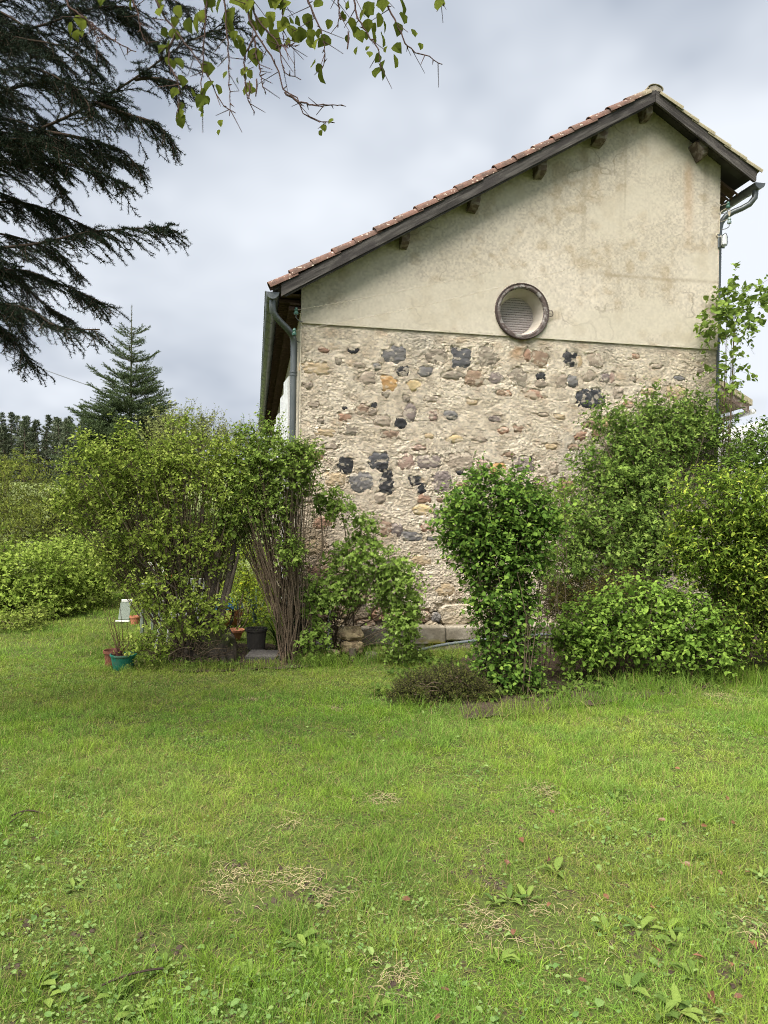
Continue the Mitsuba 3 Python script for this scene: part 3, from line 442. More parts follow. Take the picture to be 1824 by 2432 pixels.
ROSETTES=[[1.8, 3.88], [1.65, 4.04], [1.41, 4.23], [1.19, 4.27], [0.91, 2.79], [1.04, 2.81], [1.15, 2.73], [1.15, 2.81], [1.34, 2.83], [0.99, 2.33], [0.93, 2.31], [1.0, 2.38], [0.87, 2.44], [0.5, 3.0], [0.56, 3.02], [0.64, 3.03], [0.82, 3.27], [1.79, 3.3], [1.57, 3.46], [0.45, 2.6], [1.12, 2.51], [1.29, 2.51], [-0.26, 2.65], [-0.3, 2.72], [-0.21, 2.58], [-0.94, 2.53], [-0.76, 2.5], [-0.77, 2.3], [-0.87, 2.37], [-1.52, 3.0], [-1.32, 3.09], [-1.15, 2.42], [-1.09, 2.35], [-0.44, 2.47], [-0.02, 2.31]]
STRAW=[[-0.39, 3.16, 0.3], [-0.65, 3.17, 0.2], [-0.43, 3.82, 0.1], [-0.27, 3.05, 0.25], [-1.22, 6.74, 0.1], [-0.37, 6.47, 0.1], [0.02, 4.14, 0.12], [1.25, 4.02, 0.12], [1.02, 4.32, 0.14], [1.48, 4.25, 0.12], [0.59, 2.85, 0.25], [0.47, 2.89, 0.15], [1.51, 2.77, 0.15], [0.09, 2.51, 0.15], [3.53, 7.41, 0.4], [3.08, 7.49, 0.3]]
SOIL=[[-0.65, 3.28, 0.1], [-0.23, 3.05, 0.12], [-0.42, 3.0, 0.1], [-1.14, 2.71, 0.07], [-0.8, 2.62, 0.1], [-1.27, 2.49, 0.07], [-1.38, 2.78, 0.08], [0.43, 3.27, 0.12], [0.54, 3.16, 0.08], [0.74, 3.72, 0.07], [1.03, 2.66, 0.16], [0.06, 2.42, 0.1], [1.47, 2.73, 0.12], [1.26, 2.55, 0.12], [2.05, 7.28, 0.4], [2.13, 6.13, 0.15], [2.71, 7.46, 0.3], [1.71, 7.37, 0.2], [0.76, 6.75, 0.3]]
BED=[[0.04, 6.54], [0.79, 6.19], [1.29, 6.3], [1.68, 6.67], [2.45, 6.95], [3.05, 7.4], [4.69, 8.62], [6.52, 9.21]]
EDGE=[[-5.88, 9.85], [-5.82, 10.83], [-5.56, 11.08], [-6.25, 15.55], [-6.09, 16.87]]
SHRUBEDGE=[[-2.82, 8.27], [-2.29, 8.32], [-1.42, 8.4], [-0.72, 8.33], [-0.03, 8.27]]

# ---------------------------------------------------------------- the ground
def build_ground():
    xs = np.concatenate([np.linspace(-700, -60, 22), np.linspace(-55, -16, 27), np.arange(-15, 15.01, .12), np.linspace(16, 55, 27), np.linspace(60, 700, 22)])
    ys = np.concatenate([np.linspace(-100, -4, 15), np.arange(-3, 20.01, .12), np.linspace(21, 60, 30), np.linspace(64, 320, 50), np.linspace(340, 900, 15)])
    X, Y = np.meshgrid(xs, ys, indexing='xy')
    Z = ground(X, Y)
    n, m = X.shape
    i, j = np.meshgrid(np.arange(n - 1), np.arange(m - 1), indexing='ij')
    a = i * m + j
    f = np.stack([a, a + 1, a + m + 1, a + m], -1).reshape(-1, 4)
    struct('ground', (np.stack([X, Y, Z], -1).reshape(-1, 3), f), 'mat_ground', 'grassy garden ground rising to a far meadow and wooded slope', smooth=True)


build_ground()


def patch(poly, dz, name, label):
    """A thin sheet of bare soil lying on the ground inside a polygon."""
    pg = Polygon(poly).buffer(.12).buffer(-.05)
    x0, y0, x1, y1 = pg.bounds
    xs, ys = np.arange(x0, x1, .06), np.arange(y0, y1, .06)
    X, Y = np.meshgrid(xs, ys)
    import shapely
    q = .22 * (meshkit.fbm(np.stack([X * 3, Y * 3, 0 * X], -1), 3, seed=8) - .5)
    inside = shapely.contains_xy(pg, X + q, Y + q)
    n, m = X.shape
    ok = inside[:-1, :-1] & inside[1:, :-1] & inside[:-1, 1:] & inside[1:, 1:]
    i, j = np.nonzero(ok)
    a = i * m + j
    f = np.stack([a, a + 1, a + m + 1, a + m], -1)
    Z = ground(X, Y) + dz + .03 * meshkit.fbm(np.stack([X * 9, Y * 9, 0 * X], -1), 3, seed=3)
    struct(name, (np.stack([X, Y, Z], -1).reshape(-1, 3), f), 'mat_soil', label, smooth=True)


BEDPOLY = BED[1:] + [[6.5, 10.6], [1.6, 10.2], [1.0, 9.2], [.8, 7.6]]
patch(BEDPOLY, .004, 'soil', 'dark bare soil of the planting bed under the shrubs')
patch([[-3.1, 8.3], [-2.2, 8.2], [-1.0, 8.5], [-.4, 8.9], [-.6, 9.7], [-1.8, 10.2], [-3., 9.6]], .004, 'soil_strip', 'dark soil strip under the left shrubs')

# ---------------------------------------------------------------- the house
HOUSE = thing('house', 'tall narrow gable house with beige render over rubble stone wall', 'house')
SR, ZP, SL = 5.187, 7.96, .602          # ridge s, ridge height of the deck, slope
CS, SN = math.cos(math.atan(SL)), math.sin(math.atan(SL))
zr = lambda s: ZP - SL * abs(s - SR)
S0, S1 = -.40, 6.93                     # eaves
ZL = 4.235                              # bottom edge of the render
LEN = 18.0


def outline(th, seed, sq):
    """Irregular stone outline: radius factor by angle."""
    c, s = np.abs(np.cos(th)), np.abs(np.sin(th))
    r = (c ** sq + s ** sq) ** (-1 / sq)
    q = np.stack([np.cos(th) * 1.3, np.sin(th) * 1.3, np.full_like(th, seed * 3.7)], -1)
    q2 = np.stack([np.cos(th) * 4, np.sin(th) * 4, np.full_like(th, seed * 1.7)], -1)
    return r * (1 + .42 * (meshkit.noise(q, 3) - .5) + .2 * (meshkit.noise(q2, 5) - .5))


def build_rubble():
    d = .0125
    ss, zs = np.arange(0, 6.5001, d), np.arange(-.62, ZL + .011, d)
    SS, ZZ = np.meshgrid(ss, zs)
    P = np.stack([SS, ZZ, 0 * SS], -1)
    w = meshkit.fbm(P * 2.2, 2, seed=31)
    rid = np.abs(meshkit.fbm(np.stack([SS * 14 + 5 * w, ZZ * 19 + 5 * w, 0 * SS], -1), 4, seed=11) - .5) * 2
    rel = .010 * (meshkit.fbm(P * 3.1, 3, seed=1) - .3) + .016 * (.45 - rid) * (.45 + meshkit.fbm(P * 1.3, 2, seed=3)) + .009 * (meshkit.fbm(np.stack([SS * 34, ZZ * 38, 0 * SS], -1), 3, seed=7) - .5)
    rel *= S01(ZL + .01, ZL - .12, ZZ) * .6 + .4
    rag = meshkit.fbm(P * 24, 3, seed=13) - .5
    wall = obj('rubble_wall', (np.zeros((3, 3)), [[0, 1, 2]]), 'mat_mortar', HOUSE)
    for i, (s, z, wd, ht, c) in enumerate(STONES + PLINTH):
        pl = i >= len(STONES)
        sq = 3.2 if (i % 3) else 2.2
        k = 1.05 if pl else 1.08
        a, b = wd / 2 * k, ht / 2 * k
        m = (np.abs(SS - s) < a * 1.9) & (np.abs(ZZ - z) < b * 1.9)
        x, y = (SS[m] - s) / a, (ZZ[m] - z) / b
        r = np.hypot(x, y) / outline(np.arctan2(y, x), i, sq) + ((1.0 if c in 'kKodg' and wd > .15 else 2.1) if not pl else .5) * rag[m] + .02 / min(a, b) * (meshkit.noise(P[m] * 30, 17) - .5)
        ins = S01(1.12, .9, r)
        if pl:
            rim = S01(.8, 1.0, r) * S01(1.5, 1.1, r)
            rel[m] = rel[m] * (1 - rim * .5) - .05 * np.maximum(rim, ins)
        else:
            rel[m] = rel[m] * (1 - ins) + (-.013) * ins + .002 * S01(.85, 1.1, r) * S01(1.6, 1.1, r)
        # the stone itself
        n = 18
        th = np.arange(n) * 2 * np.pi / n
        R = outline(th, i, sq)
        proud = .0 if not pl else .02
        rings = [(.55, .003), (1.0, -.002), (1.3, -.03)] if not pl else [(.6, .002), (.93, -.012), (1.03, -.07)]
        v = [[s, -(.008 + proud), z]]
        jit = rng.normal(0, .0035 if not pl else .009, (len(rings), n))
        for q, (fr, dz) in enumerate(rings):
            v += [[s + a * R[t_] * fr * math.cos(th[t_]), -(.006 + proud + dz + jit[q, t_]), z + b * R[t_] * fr * math.sin(th[t_])] for t_ in range(n)]
        f = [[0, 1 + (t_ + 1) % n, 1 + t_] for t_ in range(n)]
        for q in range(len(rings) - 1):
            o, o2 = 1 + q * n, 1 + (q + 1) * n
            for t_ in range(n):
                u_ = (t_ + 1) % n
                f += [[o + t_, o + u_, o2 + u_], [o + t_, o2 + u_, o2 + t_]]
        obj('stone', Hm((np.array(v), np.array(f))), SM(c), wall, smooth=True if not pl else 40)
    v = np.stack([SS, -rel, ZZ], -1).reshape(-1, 3)
    n, m = SS.shape
    i, j = np.meshgrid(np.arange(n - 1), np.arange(m - 1), indexing='ij')
    a = i * m + j
    f = np.stack([a, a + m, a + m + 1, a + 1], -1).reshape(-1, 4)[:, ::-1]
    scene[wall] = mikit.ply(Hm((v, f)), 'mat_mortar')


build_rubble()

OCU = (3.262, 4.612)
gable = Polygon([(0, ZL), (6.5, ZL), (6.5, zr(6.5) - .03), (SR, ZP - .03), (0, zr(0) - .03)]).difference(Point(OCU).buffer(.375, 48))
obj('rendered_gable', Hm(prism_st(gable, -.028, .02)), 'mat_render', HOUSE)


def turned(prof, name, m, parent, sides=56, smooth=40):
    """A profile (radius, t) turned about the axis of the round window."""
    v, f = lathe(prof, sides)
    v = np.stack([OCU[0] + v[:, 0], v[:, 2], OCU[1] + v[:, 1]], 1)
    return obj(name, Hm((v, f)), m, parent, smooth=smooth)


ROUND = turned([(.352, -.03), (.33, .05), (.272, .25), (.272, .27)], 'round_window', 'mat_reveal', HOUSE)
turned([(.340, -.02), (.345, -.052), (.362, -.064), (.392, -.060), (.394, -.02)], 'frame', 'mat_ring', ROUND)
turned([(.394, -.02), (.395, -.062), (.408, -.068), (.420, -.055), (.420, -.022)], 'rim', 'mat_rust', ROUND)
for i in range(15):
    zc = -.27 + .0366 * i + .018
    half = math.sqrt(max(0, .285 ** 2 - zc ** 2))
    if half < .05: continue
    pr = [(-.0175, .001), (-.0165, -.004), (-.006, -.013), (.006, -.013), (.0135, -.005), (.0145, .001)]
    v = np.array([[OCU[0] + e * half, .235 + t_, OCU[1] + zc + z_] for e in (-1, 1) for z_, t_ in pr])
    f = [[k, k + 1, 6 + k + 1] for k in range(5)] + [[k, 6 + k + 1, 6 + k] for k in range(5)]
    obj('slat', Hm((v, np.array(f))), 'mat_slat', ROUND, smooth=True)
turned([(.0001, .262), (.29, .262)], 'backing', 'mat_rust', ROUND)
hd = [(OCU[0] + .41, -.05, OCU[1] + .035), (OCU[0] + .455, -.06, OCU[1] + .035), (OCU[0] + .475, -.06, OCU[1] + .01), (OCU[0] + .475, -.06, OCU[1] - .03), (OCU[0] + .455, -.06, OCU[1] - .05), (OCU[0] + .40, -.05, OCU[1] - .05)]
obj('handle', Hm(tube(spline(hd, 16), .006)), 'mat_rust', ROUND, smooth=True)

# the other walls
obj('side_wall', Hm(join([box(.0, .3, .02, LEN, -.7, zr(0) - .04), box(6.2, 6.5, .02, LEN, -.7, zr(6.5) - .04), box(.3, 6.2, LEN - .3, LEN, -.7, 4.6)])), 'mat_render', HOUSE)
obj('concrete_ledge', Hm(join([moved(chamfer_box(.56, .24, .25, .018), (.98, -.11, -.155)), moved(chamfer_box(.86, .23, .255, .02), (1.70, -.108, -.152)), moved(chamfer_box(2.1, .23, .2, .02), (3.19, -.105, -.13)),
    moved(chamfer_box(.09, .26, .7, .02), (.655, -.12, -.36)), box(.7, 4.2, -.19, .0, -.6, -.27)])), 'mat_concrete', HOUSE)

# roof
ROOF = obj('roof', Hm(join([prism_st(Polygon([(S0, zr(S0) - .03), (SR, ZP - .03), (SR, ZP), (S0, zr(S0))]), -.30, LEN + .3), prism_st(Polygon([(SR, ZP - .03), (S1, zr(S1) - .03), (S1, zr(S1)), (SR, ZP)]), -.30, LEN + .3)])), 'mat_oldwood', HOUSE)
obj('verge_board', Hm(prism_st(Polygon([(-.29, zr(-.29) - .165), (SR - .004, ZP - .165), (SR - .004, ZP + .006), (-.29, zr(-.29) + .006)]), -.338, -.303)), 'mat_oldwood', ROOF)
obj('verge_board', Hm(prism_st(Polygon([(SR + .002, ZP - .17), (6.86, zr(6.86) - .185), (6.89, zr(6.89) - .16), (6.90, zr(6.90) + .006), (SR + .002, ZP + .006)]), -.338, -.303)), 'mat_oldwood', ROOF)
obj('verge_strip', Hm(prism_st(Polygon([(-.24, zr(-.24) - .195), (SR - .02, ZP - .195), (SR - .02, ZP - .168), (-.24, zr(-.24) - .168)]), -.318, -.285)), 'mat_oldwood', ROOF)
for t0, t1 in ((-.298, -.172), (-.164, -.034)):
    obj('soffit_board', Hm(prism_st(Polygon([(-.2, zr(-.2) - .055), (SR - .02, ZP - .055), (SR - .02, ZP - .034), (-.2, zr(-.2) - .034)]), t0, t1)), 'mat_oldwood', ROOF)
    obj('soffit_board', Hm(prism_st(Polygon([(SR + .02, ZP - .058), (6.8, zr(6.8) - .058), (6.8, zr(6.8) - .034), (SR + .02, ZP - .034)]), t0, t1)), 'mat_oldwood', ROOF)
for s, w, dz, tilt in ((1.44, .11, -.15, 0), (2.46, .13, -.15, .1), (3.45, .13, -.15, -.1), (4.40, .15, -.15, .12), (5.12, .11, -.13, -.25), (6.03, .115, -.17, -.55)):
    prof = [(.02, .10), (-.22, .10), (-.265, .06), (-.26, -.06), (-.235, -.125), (-.17, -.16), (.02, -.175)]
    m = trimesh.creation.extrude_polygon(Polygon(prof), w, engine='earcut')
    v = np.asarray(m.vertices); v = np.stack([v[:, 2] - w / 2, v[:, 0], v[:, 1]], 1)
    c, sn = math.cos(tilt), math.sin(tilt)
    v = np.stack([v[:, 0] * c + v[:, 2] * sn, v[:, 1], -v[:, 0] * sn + v[:, 2] * c], 1)
    obj('purlin', Hm((v + [s, 0, zr(s) + dz], m.faces)), 'mat_purlin', ROOF)


def half_tile(L, r0, r1, th=.014, n=9, a0=-8, a1=188):
    """A roman tile: half a tapered pipe along x, crown up."""
    an = np.radians(np.linspace(a0, a1, n))
    v = []
    for x, r in ((0, r0), (L, r1)):
        for rr in (r, r - th):
            v += [[x, rr * math.cos(q), rr * math.sin(q)] for q in an]
    f = []
    for k in range(n - 1):
        f += [[k, k + 1, 2 * n + k + 1], [k, 2 * n + k + 1, 2 * n + k]]
        f += [[n + k, 3 * n + k + 1, n + k + 1], [n + k, 3 * n + k, 3 * n + k + 1]]
        f += [[k, n + k + 1, k + 1], [k, n + k, n + k + 1]]
    for k in (0, n - 1):
        q = [k, 2 * n + k, 3 * n + k, n + k]
        f += [[q[0], q[1], q[2]], [q[0], q[2], q[3]]]
    return np.array(v), np.array(f)


def slope_tile(s, side, t, L=.42, r0=.092, r1=.078, lift=.0, roll=0.):
    v, f = half_tile(L, r0, r1)
    v = v * [1, 1, .95] + [0, 0, .012 + lift]
    v[:, 2] += .018 * (1 - v[:, 0] / L) * 1.3
    x = v[:, 0] * CS - v[:, 2] * SN; z = v[:, 0] * SN + v[:, 2] * CS
    return Hm((np.stack([s + side * x, t + v[:, 1] + roll * v[:, 0], zr(s) + z], 1), f))


n_l = 19
for i in range(n_l):
    s = S0 - .02 + (SR - S0 - .12) * i / n_l
    obj('verge_tile', slope_tile(s, 1, -.275 + rng.normal(0, .004), lift=rng.normal(0, .003), roll=rng.normal(0, .012)), 'mat_tile', ROOF, smooth=40)
for i in range(6):
    s = S1 + .03 - (S1 - SR - .12) * i / 6
    obj('verge_tile', slope_tile(s, -1, -.275 + rng.normal(0, .005), lift=-.02 + rng.normal(0, .003), roll=rng.normal(0, .012)), 'mat_tile', ROOF, smooth=40)
for i in range(10):
    v, f = half_tile(.44, .13, .115)
    v = np.stack([SR + v[:, 1], -.335 + .36 * i + v[:, 0], ZP + .03 + v[:, 2] * .55], 1)
    obj('ridge_tile', Hm((v, f)), 'mat_tile', ROOF, smooth=40)
obj('ridge_mortar', Hm(prism_st(Polygon([(SR - .12, ZP), (SR - .09, ZP + .05), (SR, ZP + .088), (SR + .09, ZP + .05), (SR + .12, ZP)]), -.325, -.2)), 'mat_concrete', ROOF)
tt = np.arange(-.18, LEN + .25, .035)
for a_, b_ in ((S0, SR), (S1, SR)):
    ss = np.linspace(a_, b_, 40)
    A, B = np.meshgrid(ss, tt)
    st = np.abs(np.sin((B + .18) / .22 * np.pi)) * .07 + .02 * (1 - ((np.abs(A - a_) / .29) % 1.0)) + .012
    v = np.stack([A, B, zr(0) * 0 + ZP - SL * np.abs(A - SR) + st], -1).reshape(-1, 3)
    n, m = A.shape
    i, j = np.meshgrid(np.arange(n - 1), np.arange(m - 1), indexing='ij'); q = i * m + j
    obj('tile_field', Hm((v, np.stack([q, q + 1, q + m + 1, q + m], -1).reshape(-1, 4))), 'mat_tile', ROOF, smooth=True, kind='stuff')
# cornice of tiles under the left eave, two courses
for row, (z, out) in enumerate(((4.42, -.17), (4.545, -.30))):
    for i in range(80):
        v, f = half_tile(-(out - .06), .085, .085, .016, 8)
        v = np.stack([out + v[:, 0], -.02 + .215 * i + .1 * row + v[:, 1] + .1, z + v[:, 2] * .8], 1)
        obj('eave_tile', Hm((v, f)), 'mat_eave_shaded', HOUSE, smooth=40)
    obj('eave_course', Hm(box(out + .015, .05, .0, LEN, z + .07, z + .098)), 'mat_eave_shaded', HOUSE)
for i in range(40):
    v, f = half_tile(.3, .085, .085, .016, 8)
    obj('eave_tile', Hm((np.stack([6.55 + v[:, 0], .1 + .215 * i + v[:, 1], 6.92 - .602 * (v[:, 0] - .0) + v[:, 2] * .8 - .03], 1), f)), 'mat_eave_shaded', HOUSE, smooth=40)


def gutter(s, z, r, t0, t1, parent):
    an = np.radians(np.linspace(180, 360, 13))
    o = np.stack([s + r * np.cos(an), z + r * np.sin(an)], 1); i_ = np.stack([s + (r - .006) * np.cos(an), z + (r - .006) * np.sin(an)], 1)[::-1]
    g = obj('gutter', Hm(prism_st(Polygon(np.vstack([o, i_])), t0, t1)), 'mat_zinc', parent, smooth=30)
    obj('end_cap', Hm(prism_st(Polygon(o), t0 - .012, t0 - .002)), 'mat_zinc', g)
    obj('bead', Hm(tube([(s - math.copysign(r, 3 - s), t0, z), (s - math.copysign(r, 3 - s), t1, z)], .011)), 'mat_zinc', g, smooth=True)
    for k in range(34):
        t_ = t0 + .28 + .5 * k
        if t_ > t1: break
        a2 = np.radians(np.linspace(178, 362, 13)); R2 = r + .005
        o2 = np.stack([s + R2 * np.cos(a2), z + R2 * np.sin(a2)], 1); i2 = np.stack([s + (r + .0005) * np.cos(a2), z + (r + .0005) * np.sin(a2)], 1)[::-1]
        obj('strap', Hm(prism_st(Polygon(np.vstack([o2, i2])), t_, t_ + .022)), 'mat_zinc', g)
    return g


gutter(-.405, 4.565, .092, -.27, LEN + .2, HOUSE)
gutter(7.02, 6.80, .088, -.25, LEN + .2, HOUSE)
pl = [(-.40, -.17, 4.49), (-.40, -.17, 4.38), (-.385, -.155, 4.31), (-.33, -.12, 4.25), (-.17, -.02, 4.125), (-.105, .04, 4.06), (-.085, .075, 3.96), (-.085, .08, 3.8), (-.085, .08, 2.), (-.085, .08, -.3)]
PIPE = obj('downpipe', Hm(tube(spline(pl, 60), .046, 16)), 'mat_zinc', HOUSE, smooth=50)
for z in (3.50, 3.545, 2.0, .8):
    obj('collar', Hm(moved(lathe([(.047, 0), (.054, .002), (.054, .022), (.047, .024)], 20), (-.085, .08, z))), 'mat_zinc', PIPE, smooth=30)
pr = [(7.02, -.16, 6.73), (7.015, -.16, 6.64), (6.98, -.14, 6.55), (6.88, -.08, 6.48), (6.70, .02, 6.40), (6.61, .07, 6.31), (6.575, .09, 6.15), (6.57, .09, 5.9), (6.57, .09, 3.), (6.57, .09, -.1)]
obj('downpipe', Hm(tube(spline(pr, 60), .045, 16)), 'mat_zinc', HOUSE, smooth=50)

# shutters of the long side
for t0 in (1.25, 2.95, 5.6, 7.3):
    c, sn = math.cos(.08), math.sin(.08)
    parts = [box(0, .62, 0, .035, 1.75, 3.72)] + [box(.05, .57, -.02, -.002, z, z + .09) for z in (1.95, 2.7, 3.4)]
    v, f = join(parts)
    v = np.stack([-.07 - v[:, 1] * c - v[:, 0] * sn, t0 + v[:, 0] * c - v[:, 1] * sn, v[:, 2]], 1)
    sh = obj('shutter', Hm((v, f)), 'mat_white', HOUSE)
for t0 in (2.1, 6.45):
    wnd = obj('window', Hm(box(-.012, .0, t0, t0 + .75, 1.8, 3.65)), 'mat_white', HOUSE)
    for k in range(2):
        obj('pane', Hm(box(-.02, -.014, t0 + .06 + .34 * k, t0 + .35 + .34 * k, 1.9, 3.55)), 'mat_glass', wnd)
obj('door', Hm(join([box(-.03, -.002, 3.9, 4.8, -.4, 1.7)])), 'mat_white', HOUSE)
plain('mat_glass', (.03, .035, .04), .08)

# insulators, wires, lamp
plain('mat_green_glass', (.035, .10, .075), .3)
plain('mat_grey_glass', (.20, .26, .26), .3)
plain('mat_cord', (.50, .45, .35), .8)
plain('mat_cable', (.10, .11, .11), .6)
plain('mat_lamp', (.62, .64, .64), .35)
ins = [(.006, -.05), (.03, -.05), (.034, -.025), (.026, -.012), (.02, .0), (.027, .008), (.027, .022), (.018, .034), (.018, .045), (.004, .052)]
for (s, t, z), m, hook in (((-.075, -.15, 4.365), 'mat_green_glass', 0), ((-.095, -.15, 4.075), 'mat_green_glass', 0), ((6.575, -.12, 6.475), 'mat_green_glass', 0), ((6.60, -.12, 6.235), 'mat_grey_glass', 0)):
    k = obj('insulator', Hm(moved(lathe(ins, 20), (s, t, z))), m, HOUSE, smooth=50)
    sg = 1 if s < 3 else -1
    obj('hook', Hm(tube(spline([(s, t, z - .03), (s, t, z - .09), (s + sg * .05, t + .04, z - .125), (s + sg * .1, -.01, z - .10)], 14), .006)), 'mat_cable', k, smooth=True)
for a_, b_, lab in (((-.06, -.15, 4.38), (6.56, -.13, 6.49), 'upper thin pale wire strung across the beige gable'), ((-.08, -.15, 4.09), (6.58, -.13, 6.25), 'lower thin pale wire crossing just above the round window')):
    q = np.linspace(0, 1, 24)[:, None]
    p = np.array(a_) * (1 - q) + np.array(b_) * q; p[:, 2] -= .14 * 4 * q[:, 0] * (1 - q[:, 0])
    solo('wire', Hm(tube(p, .0026, 5)), 'mat_cord', lab, 'wire', smooth=True)
solo('cord', Hm(tube(spline([(-.02, -.14, 4.34), (.005, -.035, 4.2), (.005, -.03, 3.6), (.012, -.035, 2.9), (.02, -.04, 2.2), (.05, -.04, 1.5), (.05, -.04, .4)], 60), .006, 5)), 'mat_cord', 'pale cord hanging down the left corner of the stone wall', 'cord', smooth=True)
solo('loose_cable', Hm(tube(spline([(6.56, -.12, 6.44), (6.61, -.12, 6.40), (6.60, -.12, 6.30), (6.56, -.1, 6.42), (6.50, -.05, 6.38), (6.49, -.035, 6.15), (6.49, -.035, 6.06), (6.44, -.04, 6.03), (6.47, -.045, 5.99), (6.51, -.05, 6.01)], 60), .008, 6)), 'mat_cord', 'looping grey cable at the top right wall corner', 'cable', smooth=True)
LAMP = solo('wall_lamp', Hm(moved(chamfer_box(.095, .07, .19, .03), (6.54, -.085, 5.93))), 'mat_lamp', 'small grey bulkhead lamp on the right corner of the gable', 'lamp')
obj('back_plate', Hm(moved(chamfer_box(.12, .02, .215, .008), (6.525, -.042, 5.93))), 'mat_zinc', LAMP)
obj('guard', Hm(tube(spline([(6.54, -.125, 6.03), (6.585, -.1, 5.99), (6.592, -.1, 5.93), (6.585, -.1, 5.87), (6.54, -.125, 5.83), (6.495, -.1, 5.87), (6.49, -.1, 5.93), (6.495, -.1, 5.99), (6.54, -.125, 6.03)], 40), .006)), 'mat_zinc', LAMP, smooth=True)

# ---------------------------------------------------------------- plants: tools
TEMPL = {  # (along, across, lift), triangles
    'oval': (np.array([[0, 0, 0], [.27, .42, .10], [.68, .40, .10], [1, 0, -.10], [.68, -.40, .10], [.27, -.42, .10], [.5, 0, 0]]),
             np.array([[0, 6, 1], [1, 6, 2], [2, 6, 3], [0, 5, 6], [5, 4, 6], [4, 3, 6]])),
    'kite': (np.array([[0, 0, 0], [.45, .5, .12], [1, 0, -.08], [.45, -.5, .12]]), np.array([[0, 2, 1], [0, 3, 2]])),
    'lobed': (np.array([[0, 0, 0], [.12, .42, .06], [.38, .26, .03], [.62, .52, .08], [.72, .2, .02], [1, 0, -.12], [.72, -.2, .02], [.62, -.52, .08], [.38, -.26, .03], [.12, -.42, .06]]),
              np.array([[0, 2, 1], [0, 4, 2], [2, 4, 3], [0, 5, 4], [0, 6, 5], [0, 8, 6], [8, 7, 6], [0, 9, 8]])),
    'round': (np.array([[0, 0, 0], [.12, .36, .07], [.45, .5, .10], [.8, .3, .05], [1.06, 0, -.10], [.8, -.3, .05], [.45, -.5, .10], [.12, -.36, .07], [.5, 0, 0]]),
              np.array([[0, 8, 1], [1, 8, 2], [2, 8, 3], [3, 8, 4], [0, 7, 8], [7, 6, 8], [6, 5, 8], [5, 4, 8]])),
}


def leaf_mesh(P, D, N, L, Wd, tmpl, rg):
    tv, tf = TEMPL[tmpl]
    D = unit(D); S = unit(np.cross(N, D)); N = np.cross(D, S)
    n = len(P); k = len(tv)
    wob = 1 + .18 * rg.normal(size=(n, k))
    curl = rg.uniform(.3, 1.6, (n, 1))
    v = (P[:, None] + D[:, None] * (tv[:, 0] * L[:, None])[..., None] + S[:, None] * (tv[:, 1] * Wd[:, None] * wob)[..., None]
         + N[:, None] * (tv[:, 2] * L[:, None] * curl)[..., None])
    f = tf[None] + (np.arange(n) * k)[:, None, None]
    return v.reshape(-1, 3), f.reshape(-1, 3), k


def rand_dirs(n, rg):
    return unit(rg.normal(size=(n, 3)))


def twigs_in(blobs, n, rg, inner=.5, rough=.3, lift=.35, spread=.7):
    w = np.array([b[3] * b[5] + b[4] * b[5] for b in blobs]); w = w / w.sum()
    k = rg.choice(len(blobs), n, p=w)
    B = np.array(blobs)[k]
    d = rand_dirs(n, rg)
    r = rg.uniform(inner ** 2, 1, n) ** .5
    r = r * (1 + rough * 2 * (meshkit.fbm(d * 2.1 + k[:, None] * 5.3, 2, seed=6) - .5))
    P = B[:, :3] + d * B[:, 3:] * r[:, None]
    D = unit(d * spread + np.array([0, 0, lift]) + rg.normal(0, .38, (n, 3)))
    return P, D


def sprays(P, D, length, per, L, W, c0, c1, tip, tmpl, rg, droop=.0, flat=.6):
    """Leaves set along twigs; returns leaf arrays, colours and the twigs' lines."""
    n = len(P)
    ln = length * rg.uniform(.5, 1.35, n)
    t = (np.arange(per) + .6) / per
    t = np.clip(t[None] + rg.normal(0, .06, (n, per)), .05, 1.02)
    pos = P[:, None] + D[:, None] * (ln[:, None] * t)[..., None]
    pos[..., 2] -= droop * (ln[:, None] * t) ** 2 / length
    az = rg.uniform(0, 6.28, n)[:, None] + np.arange(per)[None] * 2.4 + rg.normal(0, .4, (n, per))
    a = unit(np.cross(D, np.array([.21, .13, .97]))); b = np.cross(D, a)
    out = np.cos(az)[..., None] * a[:, None] + np.sin(az)[..., None] * b[:, None]
    LD = unit(out * .85 + D[:, None] * rg.uniform(.2, .7, (n, per, 1)) + np.array([0, 0, -.12]))
    N = unit(np.array([0, 0, 1.0]) * flat + rg.normal(0, .38, (n, per, 3)) + D[:, None] * .25)
    sz = (.42 + .95 * rg.random((n, per)) ** 1.3) * (1.1 - .35 * t) * rg.uniform(.8, 1.2, (n, 1))
    tone = np.clip(rg.normal(.45, .34, (n, per)) + (rg.normal(0, .28, n))[:, None], 0, 1.25)[..., None]
    col = np.array(c0) * (1 - tone) + np.array(c1) * tone
    new = (S01(.65, 1.0, t) * rg.random((n, per)))[..., None] * tip[3]
    col = col * (1 - new) + np.array(tip[:3]) * new
    v, f, k = leaf_mesh(pos.reshape(-1, 3), LD.reshape(-1, 3), N.reshape(-1, 3), (L * sz).reshape(-1), (W * sz).reshape(-1), tmpl, rg)
    return v, f, np.repeat(col.reshape(-1, 3), k, 0), k, pos, ln


